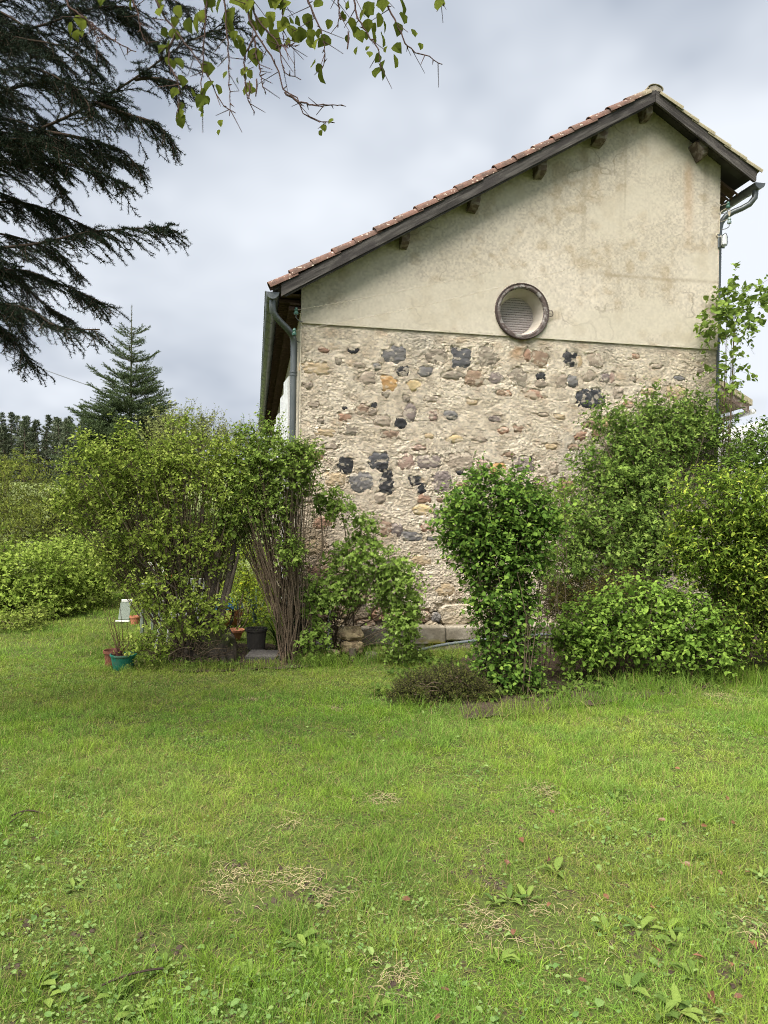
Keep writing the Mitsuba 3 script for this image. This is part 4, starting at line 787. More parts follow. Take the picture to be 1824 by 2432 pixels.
def lines(starts, ends, r0, r1, sag=0., rg=None, seg=3, sides=3):
    """Many thin straight or sagging rods as one mesh."""
    n = len(starts)
    t = np.linspace(0, 1, seg)
    p = starts[:, None] * (1 - t)[None, :, None] + ends[:, None] * t[None, :, None]
    p[..., 2] += sag * (4 * t * (1 - t))[None]
    d = unit(ends - starts); a = unit(np.cross(d, np.array([.33, .21, .92]))); b = np.cross(d, a)
    an = np.arange(sides) * 2 * np.pi / sides
    r = (np.broadcast_to(r0, (n,))[:, None] * (1 - t) + np.broadcast_to(r1, (n,))[:, None] * t)
    v = p[:, :, None] + r[:, :, None, None] * (np.cos(an)[None, None, :, None] * a[:, None, None] + np.sin(an)[None, None, :, None] * b[:, None, None])
    i, j = np.meshgrid(np.arange(seg - 1), np.arange(sides), indexing='ij')
    q = np.stack([i * sides + j, i * sides + (j + 1) % sides, (i + 1) * sides + (j + 1) % sides, (i + 1) * sides + j], -1).reshape(-1, 4)
    f = (q[None] + (np.arange(n) * seg * sides)[:, None, None]).reshape(-1, 4)
    return v.reshape(-1, 3), np.vstack([f[:, [0, 2, 1]], f[:, [0, 3, 2]]])


def shrub(name, label, cat, blobs, n, L, W, c0, c1, tip, tmpl='kite', per=7, length=.22, seed=0, base=None, stems=6, stem_r=.012, fine=40, inner=.5, rough=.3, lift=.35, droop=.1, flat=.6, big=0, group=None, stem_bow=.12):
    """A shrub: its foliage, fine twigs and stems. big: how many of its nearest leaves stand as parts of their own."""
    rg = np.random.default_rng(seed)
    k = thing(name, label, cat, group)
    P, D = twigs_in(blobs, n, rg, inner, rough, lift)
    ok = P[:, 2] > ground(P[:, 0], P[:, 1]) + .02
    P, D = P[ok], D[ok]
    v, f, col, kk, pos, ln = sprays(P, D, length, per, L, W, c0, c1, tip, tmpl, rg, droop, flat)
    v[:, 2] = np.maximum(v[:, 2], ground(v[:, 0], v[:, 1]) + .006)
    if big:
        ft = len(f) * kk // len(v)
        cen = v.reshape(-1, kk, 3).mean(1)
        ctr = np.mean(np.array(blobs)[:, :3], 0)
        score = -cen[:, 1] + .35 * rg.random(len(cen))
        pick = np.argsort(-score)[:big * 3]
        pick = rg.permutation(pick)[:big]
        for i in pick:
            obj('leaf', (v[i * kk:(i + 1) * kk], TEMPL[tmpl][1]), 'mat_leaf', k, color=col[i * kk:(i + 1) * kk])
        keep = np.ones(len(cen), bool); keep[pick] = False
        f = f.reshape(-1, ft, 3)[keep].reshape(-1, 3)
    obj('foliage', (v, f), 'mat_leaf', k, color=col, kind='stuff')
    ends = P + D * (ln * .95)[:, None]; ends[:, 2] -= droop * ln ** 2 / length
    obj('twigs', lines(P, ends, .0028, .0015), 'mat_twig', k, kind='stuff')
    if base is not None:
        bs = np.array(base, float)
        if len(bs) == 2: bs = np.array([bs[0], bs[1], float(ground(bs[0], bs[1])) - .03])
        tgt = P[rg.choice(len(P), stems + fine)]
        for i in range(stems):
            b0 = bs + np.array([rg.normal(0, .09), rg.normal(0, .07), 0])
            m = (b0 + tgt[i]) / 2 + np.array([rg.normal(0, stem_bow), rg.normal(0, stem_bow), .12])
            m2 = b0 * .7 + tgt[i] * .3 + np.array([rg.normal(0, stem_bow * .6), rg.normal(0, stem_bow * .6), .16])
            r = stem_r * rg.uniform(.6, 1.3)
            obj('stem', tube(spline([b0, m2, m, tgt[i]], 12), np.linspace(r, r * .3, 12), 6), 'mat_bark' if stem_r > .02 else 'mat_stem', k, smooth=True)
        if fine:
            g = tgt[stems:]
            mids = bs + (g - bs) * rg.uniform(.25, .6, (len(g), 1)) + rg.normal(0, .07, (len(g), 3))
            obj('fine_stems', lines(mids, g, .006, .003, sag=.04, seg=5, sides=4), 'mat_stem', k, kind='stuff')
    return k


# ---------------------------------------------------------------- conifers
def needles(A, B, ln, wd, per_m, rg, c0, c1, lead=.5, upbias=0.):
    """Needles bristling round the shoots A-B: thin triangles."""
    d = B - A; L = np.linalg.norm(d, axis=1); D = d / L[:, None]
    cnt = np.maximum((L * per_m).astype(int), 2)
    i = np.repeat(np.arange(len(A)), cnt)
    t = rg.random(len(i))
    a = unit(np.cross(D, np.array([.31, .22, .92]))); b = np.cross(D, a)
    az = rg.uniform(0, 6.28, len(i))
    out = np.cos(az)[:, None] * a[i] + np.sin(az)[:, None] * b[i]
    nd = unit(out + D[i] * rg.uniform(lead * .6, lead * 1.5, (len(i), 1)) + np.array([0, 0, upbias]))
    p = A[i] + d[i] * t[:, None]
    sd = unit(np.cross(nd, rand_dirs(len(i), rg)))
    q = ln * rg.uniform(.7, 1.2, len(i))[:, None]
    v = np.stack([p - sd * wd / 2, p + sd * wd / 2, p + nd * q], 1).reshape(-1, 3)
    tone = np.clip(rg.normal(.5, .3, len(i)), 0, 1)[:, None]
    col = np.array(c0) * (1 - tone) + np.array(c1) * tone
    return v, np.arange(len(v)).reshape(-1, 3), np.repeat(col, 3, 0)


def spruce_branch(parent, pts, rg, length=.5, dens=1., part='branch', c0=(.007, .016, .010), c1=(.02, .036, .017), hang=.5):
    pl = spline(pts, 26)
    seg = np.linalg.norm(np.diff(pl, axis=0), axis=1); tot = seg.sum()
    br = obj(part, tube(pl, np.linspace(.008 + .006 * min(tot, 2.2), .003, 26), 6), 'mat_twig', parent, smooth=True)
    n = int(tot / .027 * dens)
    t = np.sort(rg.uniform(.12, 1.0, n))
    i = np.clip((t * 25).astype(int), 0, 24)
    base = pl[i] + (pl[i + 1] - pl[i]) * (t * 25 - i)[:, None]
    fw = unit(pl[i + 1] - pl[i])
    side = unit(np.cross(fw, [0, 0, 1.0])) * np.where(np.arange(n) % 2, 1, -1)[:, None]
    D = unit(side * rg.uniform(.25, .8, (n, 1)) + fw * rg.uniform(.5, 1.0, (n, 1)) + np.array([0, 0, -1.0]) * rg.uniform(.1, 1.0, (n, 1)) * hang + rg.normal(0, .16, (n, 3)))
    ln = length * rg.uniform(.45, 1.15, n) * (1.08 - .72 * t)
    m = base + D * (ln * .55)[:, None]
    e = m + unit(D + np.array([0, 0, -.35]) + rg.normal(0, .1, (n, 3))) * (ln * .5)[:, None]
    SA, SB = [base, m, pl[:-1][8:]], [m, e, pl[1:][8:]]
    TW = [lines(base, m, .004, .003), lines(m, e, .003, .0018)]
    for q in range(7):
        u = (q + .5) / 7
        p0 = np.where(u < .55, base + (m - base) * min(u / .55, 1), m + (e - m) * (u - .55) / .45)
        sd = unit(np.cross(D, rand_dirs(n, rg) * .5 + np.array([0, 0, 1.0]))) * (1 if q % 2 else -1)
        dd = unit(sd * .75 + D * .75 + np.array([0, 0, -.22]) + rg.normal(0, .15, (n, 3)))
        l2 = np.minimum(ln * .5, .19) * rg.uniform(.5, 1.2, n) * (1.05 - .55 * u)
        keep = l2 > .03
        SA.append(p0[keep]); SB.append((p0 + dd * l2[:, None])[keep])
        TW.append(lines(p0[keep], (p0 + dd * l2[:, None])[keep], .0022, .0015, seg=2))
    A, B = np.vstack(SA), np.vstack(SB)
    v, f, c = needles(A, B, .0185, .0036, 430, rg, c0, c1)
    obj('needles', (v, f), 'mat_needle', br, color=c, kind='stuff')
    obj('twigs', join(TW), 'mat_twig', br, kind='stuff')


def fir(name, label, x, y, h, r, seed, whorls=19, needle=.042, nw=.012, dens=190, c0=(.022, .045, .024), c1=(.06, .09, .04), leader=.7, group=None, low=.06):
    rg = np.random.default_rng(seed)
    k = thing(name, label, 'conifer tree', group)
    z0 = float(ground(x, y)); top = np.array([x, y, z0 + h])
    obj('trunk', tube([(x, y, z0 - .1), (x + .02, y, z0 + h * .5), top], [.011 * h, .006 * h, .004], 8), 'mat_bark', k, smooth=True)
    SA, SB, LA, LB = [], [], [], []
    for w in range(whorls):
        u = low + (1 - low) * (w / (whorls - 1)) ** .9 * (1 - leader / h) if whorls > 1 else 0
        z = z0 + u * h
        R = r * (1 - u) ** .82 * 1.02 + .10
        nb = 5 if w > whorls * .75 else 8
        a0 = rg.uniform(0, 6.28)
        for b in range(nb):
            az = a0 + b * 2 * np.pi / nb + rg.normal(0, .18)
            o = np.array([math.cos(az), math.sin(az), 0])
            tilt = .15 + .75 * u + rg.normal(0, .08)
            Lb = R * rg.uniform(.55, 1.15)
            p0 = np.array([x, y, z + rg.normal(0, .3 * h / whorls)])
            p1 = p0 + (o + np.array([0, 0, tilt * .35])) * Lb * .5; p2 = p0 + (o + np.array([0, 0, tilt * .62])) * Lb
            LA += [p0, p1]; LB += [p1, p2]
            SA += [p0 + (p1 - p0) * .3, p1]; SB += [p1, p2]
            ns = max(2, int(Lb / .085))
            for q in range(ns):
                t = .22 + .75 * (q + .5) / ns
                c = p0 + (p1 - p0) * min(t * 2, 1) if t < .5 else p1 + (p2 - p1) * (t * 2 - 1)
                fwd = unit(p2 - p0); sd = np.cross(fwd, [0, 0, 1.0]); sd = unit(sd)
                for sg in (-1, 1):
                    dd = unit(sd * sg * .8 + fwd * .75 + np.array([0, 0, .1]) + rg.normal(0, .12, 3))
                    l2 = Lb * .42 * (1.05 - t * .72) * rg.uniform(.6, 1.1) + .05
                    SA.append(c); SB.append(c + dd * l2)
                    if l2 > .3:
                        for e in (.45, .75):
                            for s2 in (-1, 1):
                                d3 = unit(np.cross(dd, [0, 0, 1.0]) * s2 * .8 + dd * .8 + rg.normal(0, .1, 3))
                                SA.append(c + dd * l2 * e); SB.append(c + dd * l2 * e + d3 * l2 * .4)
    SA.append(top - [0, 0, leader]); SB.append(top)
    v, f, c = needles(np.array(SA), np.array(SB), needle, nw, dens, rg, c0, c1, lead=.7, upbias=.15)
    obj('crown', (v, f), 'mat_needle', k, color=c, kind='stuff')
    obj('branches', lines(np.array(LA), np.array(LB), .012, .006, seg=2), 'mat_bark', k, kind='stuff')
    return k


def pine(x, y, h, seed, label, group, lean=0.):
    rg = np.random.default_rng(seed)
    k = thing('pine_tree', label, 'pine', group)
    z0 = float(ground(x, y))
    tp = np.array([x + lean, y, z0 + h])
    obj('trunk', tube([(x, y, z0 - .2), (x + lean * .4 + rg.normal(0, .1), y, z0 + h * .5), tp], [.17, .12, .03], 6), 'mat_pinebark', k, smooth=True)
    V, C = [], []
    n = 24
    LA, LB = [], []
    wide = rg.uniform(.7, 1.6); hue = rg.uniform(.7, 1.4)
    for w in range(n):
        u = .05 + .95 * (w / (n - 1)) ** .85
        R = wide * h * .25 * (1.03 - u) ** .75 * rg.uniform(.65, 1.25)
        for b in range(5):
            az = rg.uniform(0, 6.28)
            d = np.array([math.cos(az), math.sin(az), .9 * u - .35 + rg.normal(0, .15)])
            p0 = np.array([x + lean * u, y, z0 + h * u * .985]); p1 = p0 + d * R * rg.uniform(.6, 1.1)
            LA.append(p0); LB.append(p1)
    A, B = np.array(LA), np.array(LB)
    m = 24 * 5
    i = np.repeat(np.arange(m), 22)
    t = rg.uniform(.35, 1.05, len(i))
    p = A[i] + (B[i] - A[i]) * t[:, None] + rg.normal(0, .16, (len(i), 3)) * [1, 1, .6]
    d = unit(unit(B[i] - A[i]) + rg.normal(0, .7, (len(i), 3)) + [0, 0, .3])
    s = unit(np.cross(d, rand_dirs(len(i), rg)))
    q = rg.uniform(.25, .55, len(i))[:, None]
    v = np.stack([p - s * .11, p + s * .11, p + d * q], 1).reshape(-1, 3)
    tone = np.clip(rg.normal(.5, .3, len(i)), 0, 1)[:, None]
    c = np.array([.065, .085, .058]) * (1 - tone) + np.array([.12, .14, .085]) * tone
    obj('crown', (v, np.arange(len(v)).reshape(-1, 3)), 'mat_needle', k, color=np.repeat(c * hue, 3, 0), kind='stuff')
    obj('branches', lines(A, B, .035, .015, seg=2), 'mat_pinebark', k, kind='stuff')


mat('mat_pinebark', two({'type': 'diffuse', 'reflectance': mikit.proc(lambda p, n, uv: mikit.mix((.07, .055, .05), (.15, .11, .09), noise3(p, 3., 2)))}))

# far pines at the wood's edge
rp = np.random.default_rng(12)
px_ = np.concatenate([np.linspace(-92, -40, 22), np.linspace(-96, -40, 22) + rp.normal(0, .8, 22), np.linspace(-98, -42, 24) + rp.normal(0, .8, 24), np.linspace(-104, -44, 24) + rp.normal(0, .8, 24)])
for i, x in enumerate(px_):
    y = 150 + rp.uniform(-3, 3) + (0, 6, 13, 22)[min(3, i // 22)] + rp.uniform(-2, 2)
    pine(float(x + rp.normal(0, .5)), y, float(rp.uniform(8.0, 15.2)), 100 + i,
         'dark pine in the distant wood beyond the meadow on the left', 'pines of the distant wood', float(rp.normal(0, .35)))

fir('fir_tree', 'young green fir with a bare leader standing behind the left shrubs', -7.2, 20.0, 7.75, 2.3, 41, whorls=30, leader=.85, c0=(.045, .075, .034), c1=(.11, .15, .06))
fir('fir_tree', 'low dark fir half hidden in the gap beside the meadow', -7.6, 17.0, 2.5, 1.1, 42, whorls=10, leader=.3, c0=(.02, .035, .02), c1=(.04, .06, .03))
fir('fir_tree', 'small far fir just left of the gutter end', -5.55, 30.0, 5.6, 1.5, 43, whorls=12, leader=.6, dens=110, needle=.05, nw=.02)

# the big spruce whose branches hang into the picture from the left
rs = np.random.default_rng(5)
SP = thing('spruce_tree', 'large dark spruce with drooping branches reaching in from the upper left', 'spruce tree')
obj('trunk', tube([(-4.3, 5.2, -.3), (-4.28, 5.2, 3), (-4.25, 5.2, 6), (-4.2, 5.2, 10.5)], [.24, .2, .14, .03], 14), 'mat_bark', SP, smooth=True)
for l in SPRUCE:
    l = np.array(l)
    if l[0][0] < -3.2:
        l = np.vstack([[-4.27, 5.2, l[0][2] + .05], l])
    spruce_branch(SP, l, rs, length=.52 if len(l) > 4 else .3)

# hazel twigs hanging in from above
rh = np.random.default_rng(8)
HZ = thing('hazel_tree', 'leafy hazel twigs with round green leaves hanging from the top edge', 'tree')
obj('trunk', tube(spline([(-1.9, -.6, -.1), (-1.85, -.5, 1.6), (-1.7, -.1, 3.2), (-1.4, .6, 4.6), (-1.2, 1.2, 6.2)], 24), np.linspace(.13, .05, 24), 12), 'mat_bark', HZ, smooth=True)
for e in ((-1.3, 3.0, 4.15), (-.75, 3.1, 4.05), (-.25, 3.15, 4.05), (.15, 3.2, 4.1)):
    obj('limb', tube(spline([(-1.55, .25, 3.9), (-1.4, 1.3, 4.7), ((e[0] - 1.0) / 2, 2.3, 4.75), e], 20), np.linspace(.03, .007, 20), 8), 'mat_bark', HZ, smooth=True)
for l in HAZEL:
    p = spline(l, 22) + rh.normal(0, .002, (22, 3))
    r = np.linspace(.0046, .0019, 22)
    if l[0][2] > 3.79:
        e = min(((-1.3, 3.0, 4.15), (-.75, 3.1, 4.05), (-.25, 3.15, 4.05), (.15, 3.2, 4.1)), key=lambda q: abs(q[0] - l[0][0]))
        p = np.vstack([spline([e, (p[0] + np.array(e)) / 2 + [0, 0, .03], p[0]], 6)[:-1], p]); r = np.concatenate([np.full(5, .005), r])
    tw = obj('twig', tube(p, r, 6), 'mat_hazeltwig', HZ, smooth=True)
    bud = [tube([q, q + unit(rh.normal(size=3) + [.6, 0, -.6]) * rh.uniform(.012, .03)], [.0035, .001], 5) for q in p[6::3]]
    spur = [tube([q, q + unit(rh.normal(size=3) * [1, .6, .6] + [.3, 0, -.7]) * rh.uniform(.04, .12)], [.0022, .0013], 4) for q in p[4::3]]
    obj('bud', join(bud + spur), 'mat_hazeltwig', tw, kind='stuff')
mat('mat_hazeltwig', two({'type': 'diffuse', 'reflectance': rgb(.10, .068, .06)}))
hl = np.array(HAZEL_LEAVES)
hl = np.vstack([hl, np.c_[hl[:, :3] + rh.normal(0, .028, hl[:, :3].shape) + [0, .03, .0], hl[:, 3:] * .75][rh.random(len(hl)) < .85]])
n = len(hl)
tilt = rh.uniform(0, 6.28, n)
Dl = unit(np.stack([rh.normal(0, .38, n), rh.normal(0, .3, n), -np.ones(n)], 1))
Nl = unit(np.stack([np.cos(tilt) * .9, -np.abs(np.sin(tilt)) - .25, rh.uniform(.1, .7, n)], 1))
cl = np.array([.075, .10, .018]) + rh.random((n, 1)) * np.array([.075, .08, .012])
for i in range(n):
    L = .064 * hl[i, 3]
    v, f, k = leaf_mesh(hl[i:i + 1, :3], Dl[i:i + 1], Nl[i:i + 1], np.array([L]), np.array([L * .88]), 'round', rh)
    obj('leaf', (v, f), 'mat_leaf', HZ, color=np.repeat(cl[i:i + 1], k, 0))
for x, y, z in ((-.19, 3.05, 3.66), (-.61, 3.05, 3.44), (-.58, 3.05, 3.45)):
    obj('catkin', tube([(x, y, z), (x + .003, y, z - .03), (x - .002, y, z - .075)], [.003, .0042, .003], 6), 'mat_hazeltwig', HZ, smooth=True)

# ---------------------------------------------------------------- shrubs
YG, MG, DG = (.10, .17, .025), (.075, .135, .026), (.05, .095, .02)
B_ = BLOBS
shrub('pruned_shrub', 'wide flat-topped twiggy shrub with yellow-green leaves left of the house', 'shrub', B_['pruned_shrub'], 3300, .054, .034, (.15, .225, .035), (.30, .38, .07), (.50, .57, .16, .9), 'kite', 8, .2, 1,
      base=(-2.4, 9.0), stems=9, stem_r=.022, fine=320, inner=.5, rough=.5, stem_bow=.2)
shrub('bundle_shrub', 'tall shrub rising from a bundle of thin brown stems at the house corner', 'shrub', B_['bundle_shrub'], 1500, .05, .036, (.13, .20, .04), (.23, .34, .065), (.44, .52, .16, .8), 'kite', 8, .18, 2,
      base=(-1.12, 8.85), stems=10, stem_r=.014, fine=150, inner=.3, rough=.4)
shrub('currant_shrub', 'low arching bush with lobed light green leaves in front of the stone wall', 'shrub', B_['wall_shrub'], 1300, .06, .054, (.15, .235, .045), (.25, .37, .075), (.40, .50, .20, .5), 'lobed', 6, .17, 3,
      base=(-.72, 9.55), stems=10, stem_r=.012, fine=24, inner=.2, rough=.4, lift=.05, droop=.35)
shrub('column_shrub', 'tall mushroom-shaped dark green shrub in front of the stone wall', 'shrub', B_['column_shrub'], 2700, .054, .045, (.075, .155, .03), (.165, .285, .05), (.33, .46, .08, .75), 'round', 6, .23, 4,
      base=(1.33, 7.3), stems=12, stem_r=.009, fine=30, inner=.55, rough=.3, lift=.25, flat=1.3, big=260, stem_bow=.06)
shrub('side_sprig', 'light green upright sprigs behind the right side of the mushroom-shaped shrub', 'shrub', B_['side_sprig'], 110, .06, .03, (.16, .25, .05), (.26, .36, .07), (.32, .40, .09, .5), 'oval', 7, .24, 5, base=(1.9, 8.35), stems=5, stem_r=.006, fine=6, inner=.2)
shrub('heath_shrub', 'low brownish heath bush at the foot of the mushroom-shaped shrub', 'shrub', B_['heath_shrub'], 2400, .021, .012, (.06, .075, .024), (.13, .145, .04), (.22, .20, .07, .6), 'kite', 9, .09, 6, base=(.6, 6.95), stems=6, stem_r=.006, fine=80, inner=.2, rough=.4)
shrub('elder_shrub', 'large spreading elder bush covering the lower right of the gable', 'shrub', B_['elder_shrub'], 3400, .07, .044, (.10, .175, .038), (.21, .315, .066), (.36, .45, .115, .7), 'lobed', 7, .30, 7, base=(3.6, 9.7), stems=10, stem_r=.02, fine=60, inner=.4, rough=.62, lift=.55)
shrub('clipped_shrub', 'tall dense shrub with narrow leaves and yellow-green top at the right edge', 'shrub', B_['clipped_shrub'], 4200, .062, .03, (.115, .20, .032), (.23, .34, .05), (.52, .58, .09, 1.0), 'oval', 7, .2, 8, base=(4.4, 8.9), stems=12, stem_r=.012, fine=40, inner=.6, rough=.3, lift=.5, flat=1.1)
shrub('low_shrub', 'low rounded green shrub at the lawn edge on the right', 'shrub', B_['low_shrub'], 1700, .066, .046, (.12, .215, .036), (.22, .35, .06), (.35, .47, .09, .7), 'oval', 6, .2, 9, base=(2.9, 8.3), stems=8, stem_r=.008, fine=30, inner=.5, rough=.25, big=160, flat=1.3)
shrub('brown_shrub', 'brownish small-leaved bush between the two green shrubs', 'shrub', B_['brown_shrub'], 2000, .02, .012, (.075, .08, .028), (0.236, 0.207, 0.054), (0.327, 0.26, 0.061, 0.5), 'kite', 9, .12, 10, base=(2.7, 9.0), stems=5, stem_r=.006, fine=40, inner=.25)
shrub('edge_shrub', 'dark green shrub behind the yellow-topped one at the right edge', 'shrub', B_['right_edge_shrub'], 700, .06, .04, (.07, .13, .026), (.14, .23, .04), (.24, .33, .06, .5), 'oval', 7, .24, 11, base=(5.5, 10.8), stems=5, fine=10)
shrub('bank_shrub', 'broad light green shrub bank along the left lawn edge', 'shrub', B_['bank_shrub'], 4200, .075, .055, (.17, .26, .042), (.30, .40, .075), (.42, .50, .13, .7), 'lobed', 6, .32, 12, base=(-6.6, 13.4), stems=8, stem_r=.02, fine=40, inner=.5, rough=.4, flat=.9)
shrub('low_tuft', 'low leafy tuft spilling onto the lawn at the left edge', 'shrub', B_['bank_tuft'], 380, .06, .045, (.15, .21, .04), (.26, .32, .07), (.34, .40, .10, .5), 'lobed', 6, .2, 13, base=(-5.9, 11.3), stems=4, stem_r=.008, fine=6)
shrub('willow_tree', 'yellow-green feathery willow at the far left edge', 'tree', B_['willow_tree'], 2600, .09, .022, (.16, .22, .04), (.27, .31, .07), (.36, .38, .09, .6), 'kite', 8, .5, 14, base=(-9.3, 17.), stems=7, stem_r=.05, fine=30, inner=.4, rough=.4, lift=.1, droop=.5)
shrub('hazel_thicket', 'thin light green thicket showing between the fir and the gutter', 'shrub', B_['hazel_thicket'], 800, .075, .05, (.17, .20, .07), (.26, .30, .11), (.34, .36, .15, .6), 'kite', 6, .4, 15, base=(-4.6, 17.6), stems=8, stem_r=.02, fine=30, inner=.3, rough=.5, lift=.8)
shrub('hazel_thicket', 'yellow-flowered leafy shrub behind the planters left of the house', 'shrub', B_['yellow_shrub'], 520, .06, .034, (0.182, 0.285, 0.037), (0.327, 0.416, 0.048), (0.766, 0.623, 0.037, 0.45), 'kite', 6, .24, 16, base=(-2.3, 11.6), stems=5, stem_r=.012, fine=16, inner=.3)
shrub('gable_sapling', 'slim sapling with fresh yellow-green leaves at the right corner of the house', 'tree', B_['gable_sapling'], 150, .095, .07, (.13, .20, .045), (.21, .30, .06), (.28, .36, .08, .5), 'round', 6, .26, 17, base=(5.16, 10.8), stems=5, stem_r=.014, fine=7, inner=.15, rough=.3, droop=.5, flat=.4)

shrub('back_shrub', 'dark green shrub standing behind the trunks of the left shrub', 'shrub', B_['back_shrub'], 1500, .07, .05, (.06, .10, .025), (.11, .17, .04), (.18, .24, .06, .4), 'lobed', 6, .28, 18, base=(-3.4, 12.6), stems=6, stem_r=.02, fine=10, inner=.4, rough=.4)

# long stems leaning together: the bundle at the house corner, each a part
rb = np.random.default_rng(21)
for i in range(52):
    b0 = np.array([-1.13 + rb.normal(0, .10), 8.86 + rb.normal(0, .08), 0]); b0[2] = float(ground(b0[0], b0[1])) - .03
    e = np.array([-1.42 + rb.normal(0, .30), 8.9 + rb.normal(0, .22), rb.uniform(1.2, 2.1)])
    m = b0 * .55 + e * .45 + np.array([.10 + rb.normal(0, .06), rb.normal(0, .06), 0])
    r = rb.uniform(.003, .011)
    m1 = b0 * .8 + m * .2 + rb.normal(0, .03, 3); m2 = m * .5 + e * .5 + rb.normal(0, .06, 3)
    if i % 3 == 0:
        w = m2 + np.array([rb.normal(-.05, .2), rb.normal(0, .12), rb.uniform(.1, .5)])
        obj('stem', tube(spline([m, (m + m2) / 2, w], 7), np.linspace(r * .6, r * .25, 7), 5), 'mat_stem', 'bundle_shrub', smooth=True)
    obj('stem', tube(spline([b0, m1, m, m2, e], 12), np.linspace(r, r * .45, 12), 5), 'mat_stem', 'bundle_shrub', smooth=True)
# upright canes at the mushroom-shaped shrub and the tangle under the pruned shrub
for i in range(24):
    b0 = np.array([1.36 + rb.normal(0, .12), 7.25 + rb.normal(0, .1), 0]); b0[2] = float(ground(b0[0], b0[1])) - .02
    e = b0 + np.array([rb.normal(-.03, .15), rb.normal(0, .12), rb.uniform(.7, 1.3)])
    obj('stem', tube(spline([b0, (b0 + e) / 2 + rb.normal(0, .03, 3), e], 7), np.linspace(.006, .003, 7), 5), 'mat_stem', 'column_shrub', smooth=True)
stump = rock((.24, .2, .3), 77, 3, .6)
obj('stump', moved(stump, (-2.1, 8.85, float(ground(-2.1, 8.85)) + .16)), 'mat_bark', 'pruned_shrub', smooth=True)
for (x0, y0, x1, z1, r) in ((-2.32, 8.8, -2.62, 1.35, .055), (-2.2, 8.85, -2.05, 1.5, .06), (-2.05, 8.8, -1.85, 1.3, .05), (-2.0, 8.75, -1.8, 1.05, .035), (-2.35, 8.7, -3.0, 1.0, .03), (-2.1, 8.9, -2.3, 1.6, .045)):
    z0 = float(ground(x0, y0)) - .05
    obj('trunk', tube(spline([(x0 + .12 * (1 if x0 > -2.15 else -1), y0 - .12, z0), (x0, y0, z0 + .4), ((x0 + x1) / 2, y0 + .05, .6), (x1, y0 + .1, z1)], 14), np.linspace(r * 1.3, r * .5, 14), 9), 'mat_bark', 'pruned_shrub', smooth=True)
tang = []
for i in range(130):
    p = np.array([rb.uniform(-2.75, -1.95), rb.uniform(8.45, 8.75), 0]); p[2] = float(ground(p[0], p[1])) + rb.uniform(.0, .42) * (1 - abs(p[0] + 2.35))
    d = unit(np.array([rb.normal(0, 1), rb.normal(0, .4), rb.normal(0, .5)])) * rb.uniform(.1, .3)
    q = p + d; q[2] = max(q[2], float(ground(q[0], q[1])) + .01)
    tang.append(tube(spline([p, (p + q) / 2 + rb.normal(0, .05, 3), q], 6), np.linspace(.006, .003, 6), 4))
obj('dead_twigs', join(tang), 'mat_stem', 'pruned_shrub', kind='stuff')

# ---------------------------------------------------------------- things in the garden
plain('mat_pot_green', mikit.proc(lambda p, n, uv: mikit.mix((.012, .15, .105), (.06, .13, .09), mikit.smoothstep(.45, .7, noise3(p, 11., 4)))), .55)
plain('mat_pot_brown', mikit.proc(lambda p, n, uv: mikit.mix((.20, .065, .04), (.13, .06, .04), noise3(p, 10., 3))), .6)
plain('mat_terracotta', mikit.proc(lambda p, n, uv: mikit.mix((.42, .17, .085), (.32, .13, .07), noise3(p, 9., 3))), .75)
plain('mat_blue', (.03, .16, .40), .35)
plain('mat_grey_panel', (.16, .19, .16), .7, spec=.1)
plain('mat_red', (.45, .05, .03), .5)
plain('mat_white_plain', mikit.proc(lambda p, n, uv: mikit.mix((.62, .63, .62), (.42, .43, .38), noise3(p, 8., 3))), .55)
plain('mat_slab', mikit.proc(lambda p, n, uv: mikit.mix((.13, .12, .11), (.075, .07, .065), noise3(p, 7., 3))), .9)
plain('mat_black', (.018, .02, .02), .45)
plain('mat_grey_pipe', (.12, .14, .15), .4)
plain('mat_limestone', mikit.proc(lambda p, n, uv: mikit.mix((.34, .27, .16), (.20, .15, .09), mikit.smoothstep(.4, .6, noise3(p, 14., 4)))), .9)
plain('mat_dead_leaf', VC, .5)
plain('mat_van', (.75, .77, .78), .25)
plain('mat_dark_window', (.02, .022, .025), .1)


def gat(x, y, dz=0.):
    return np.array([x, y, float(ground(x, y)) + dz])


def pot(name, label, pos, prof, m, soil_r=None, soil_z=None, smooth=35, cat='plant pot', sides=36):
    k = solo(name, moved(lathe(prof, sides), pos), m, label, cat, smooth=smooth)
    if soil_r:
        obj('earth', moved(lathe([(.001, soil_z + .01), (soil_r, soil_z)], 24), pos), 'mat_soil', k)
    return k


g1 = gat(-2.98, 8.2)
PG = pot('plant_pot', 'green plastic planter with bare twigs standing on the lawn', g1, [(.001, -.01), (.095, -.01), (.105, .0), (.137, .155), (.147, .163), (.149, .182), (.139, .184), (.129, .15), (.09, .02)], 'mat_pot_green', .131, .15)
rk = np.random.default_rng(33)
TW = thing('bare_twigs', 'thin bare reddish twigs growing from the green planter', 'plant')
for i in range(16):
    a = rk.uniform(0, 6.28); b0 = g1 + [math.cos(a) * .07, math.sin(a) * .07, .15]
    h = rk.choice([.15, .25, .45, .62]) * rk.uniform(.8, 1.15)
    e = b0 + [rk.normal(-.04, .14), rk.normal(0, .08), h]
    obj('twig', tube(spline([b0, (b0 + e) / 2 + rk.normal(0, .015, 3), e], 8), np.linspace(.0045, .002, 8), 5), 'mat_redtwig', TW, smooth=True)
mat('mat_redtwig', two({'type': 'diffuse', 'reflectance': rgb(.12, .06, .05)}))
pot('plant_pot', 'reddish brown plastic pot behind the green planter', gat(-3.14, 8.32), [(.001, -.01), (.085, -.01), (.10, .17), (.115, .175), (.115, .205), (.106, .205), (.098, .17), (.085, .05)], 'mat_pot_brown', .099, .165)
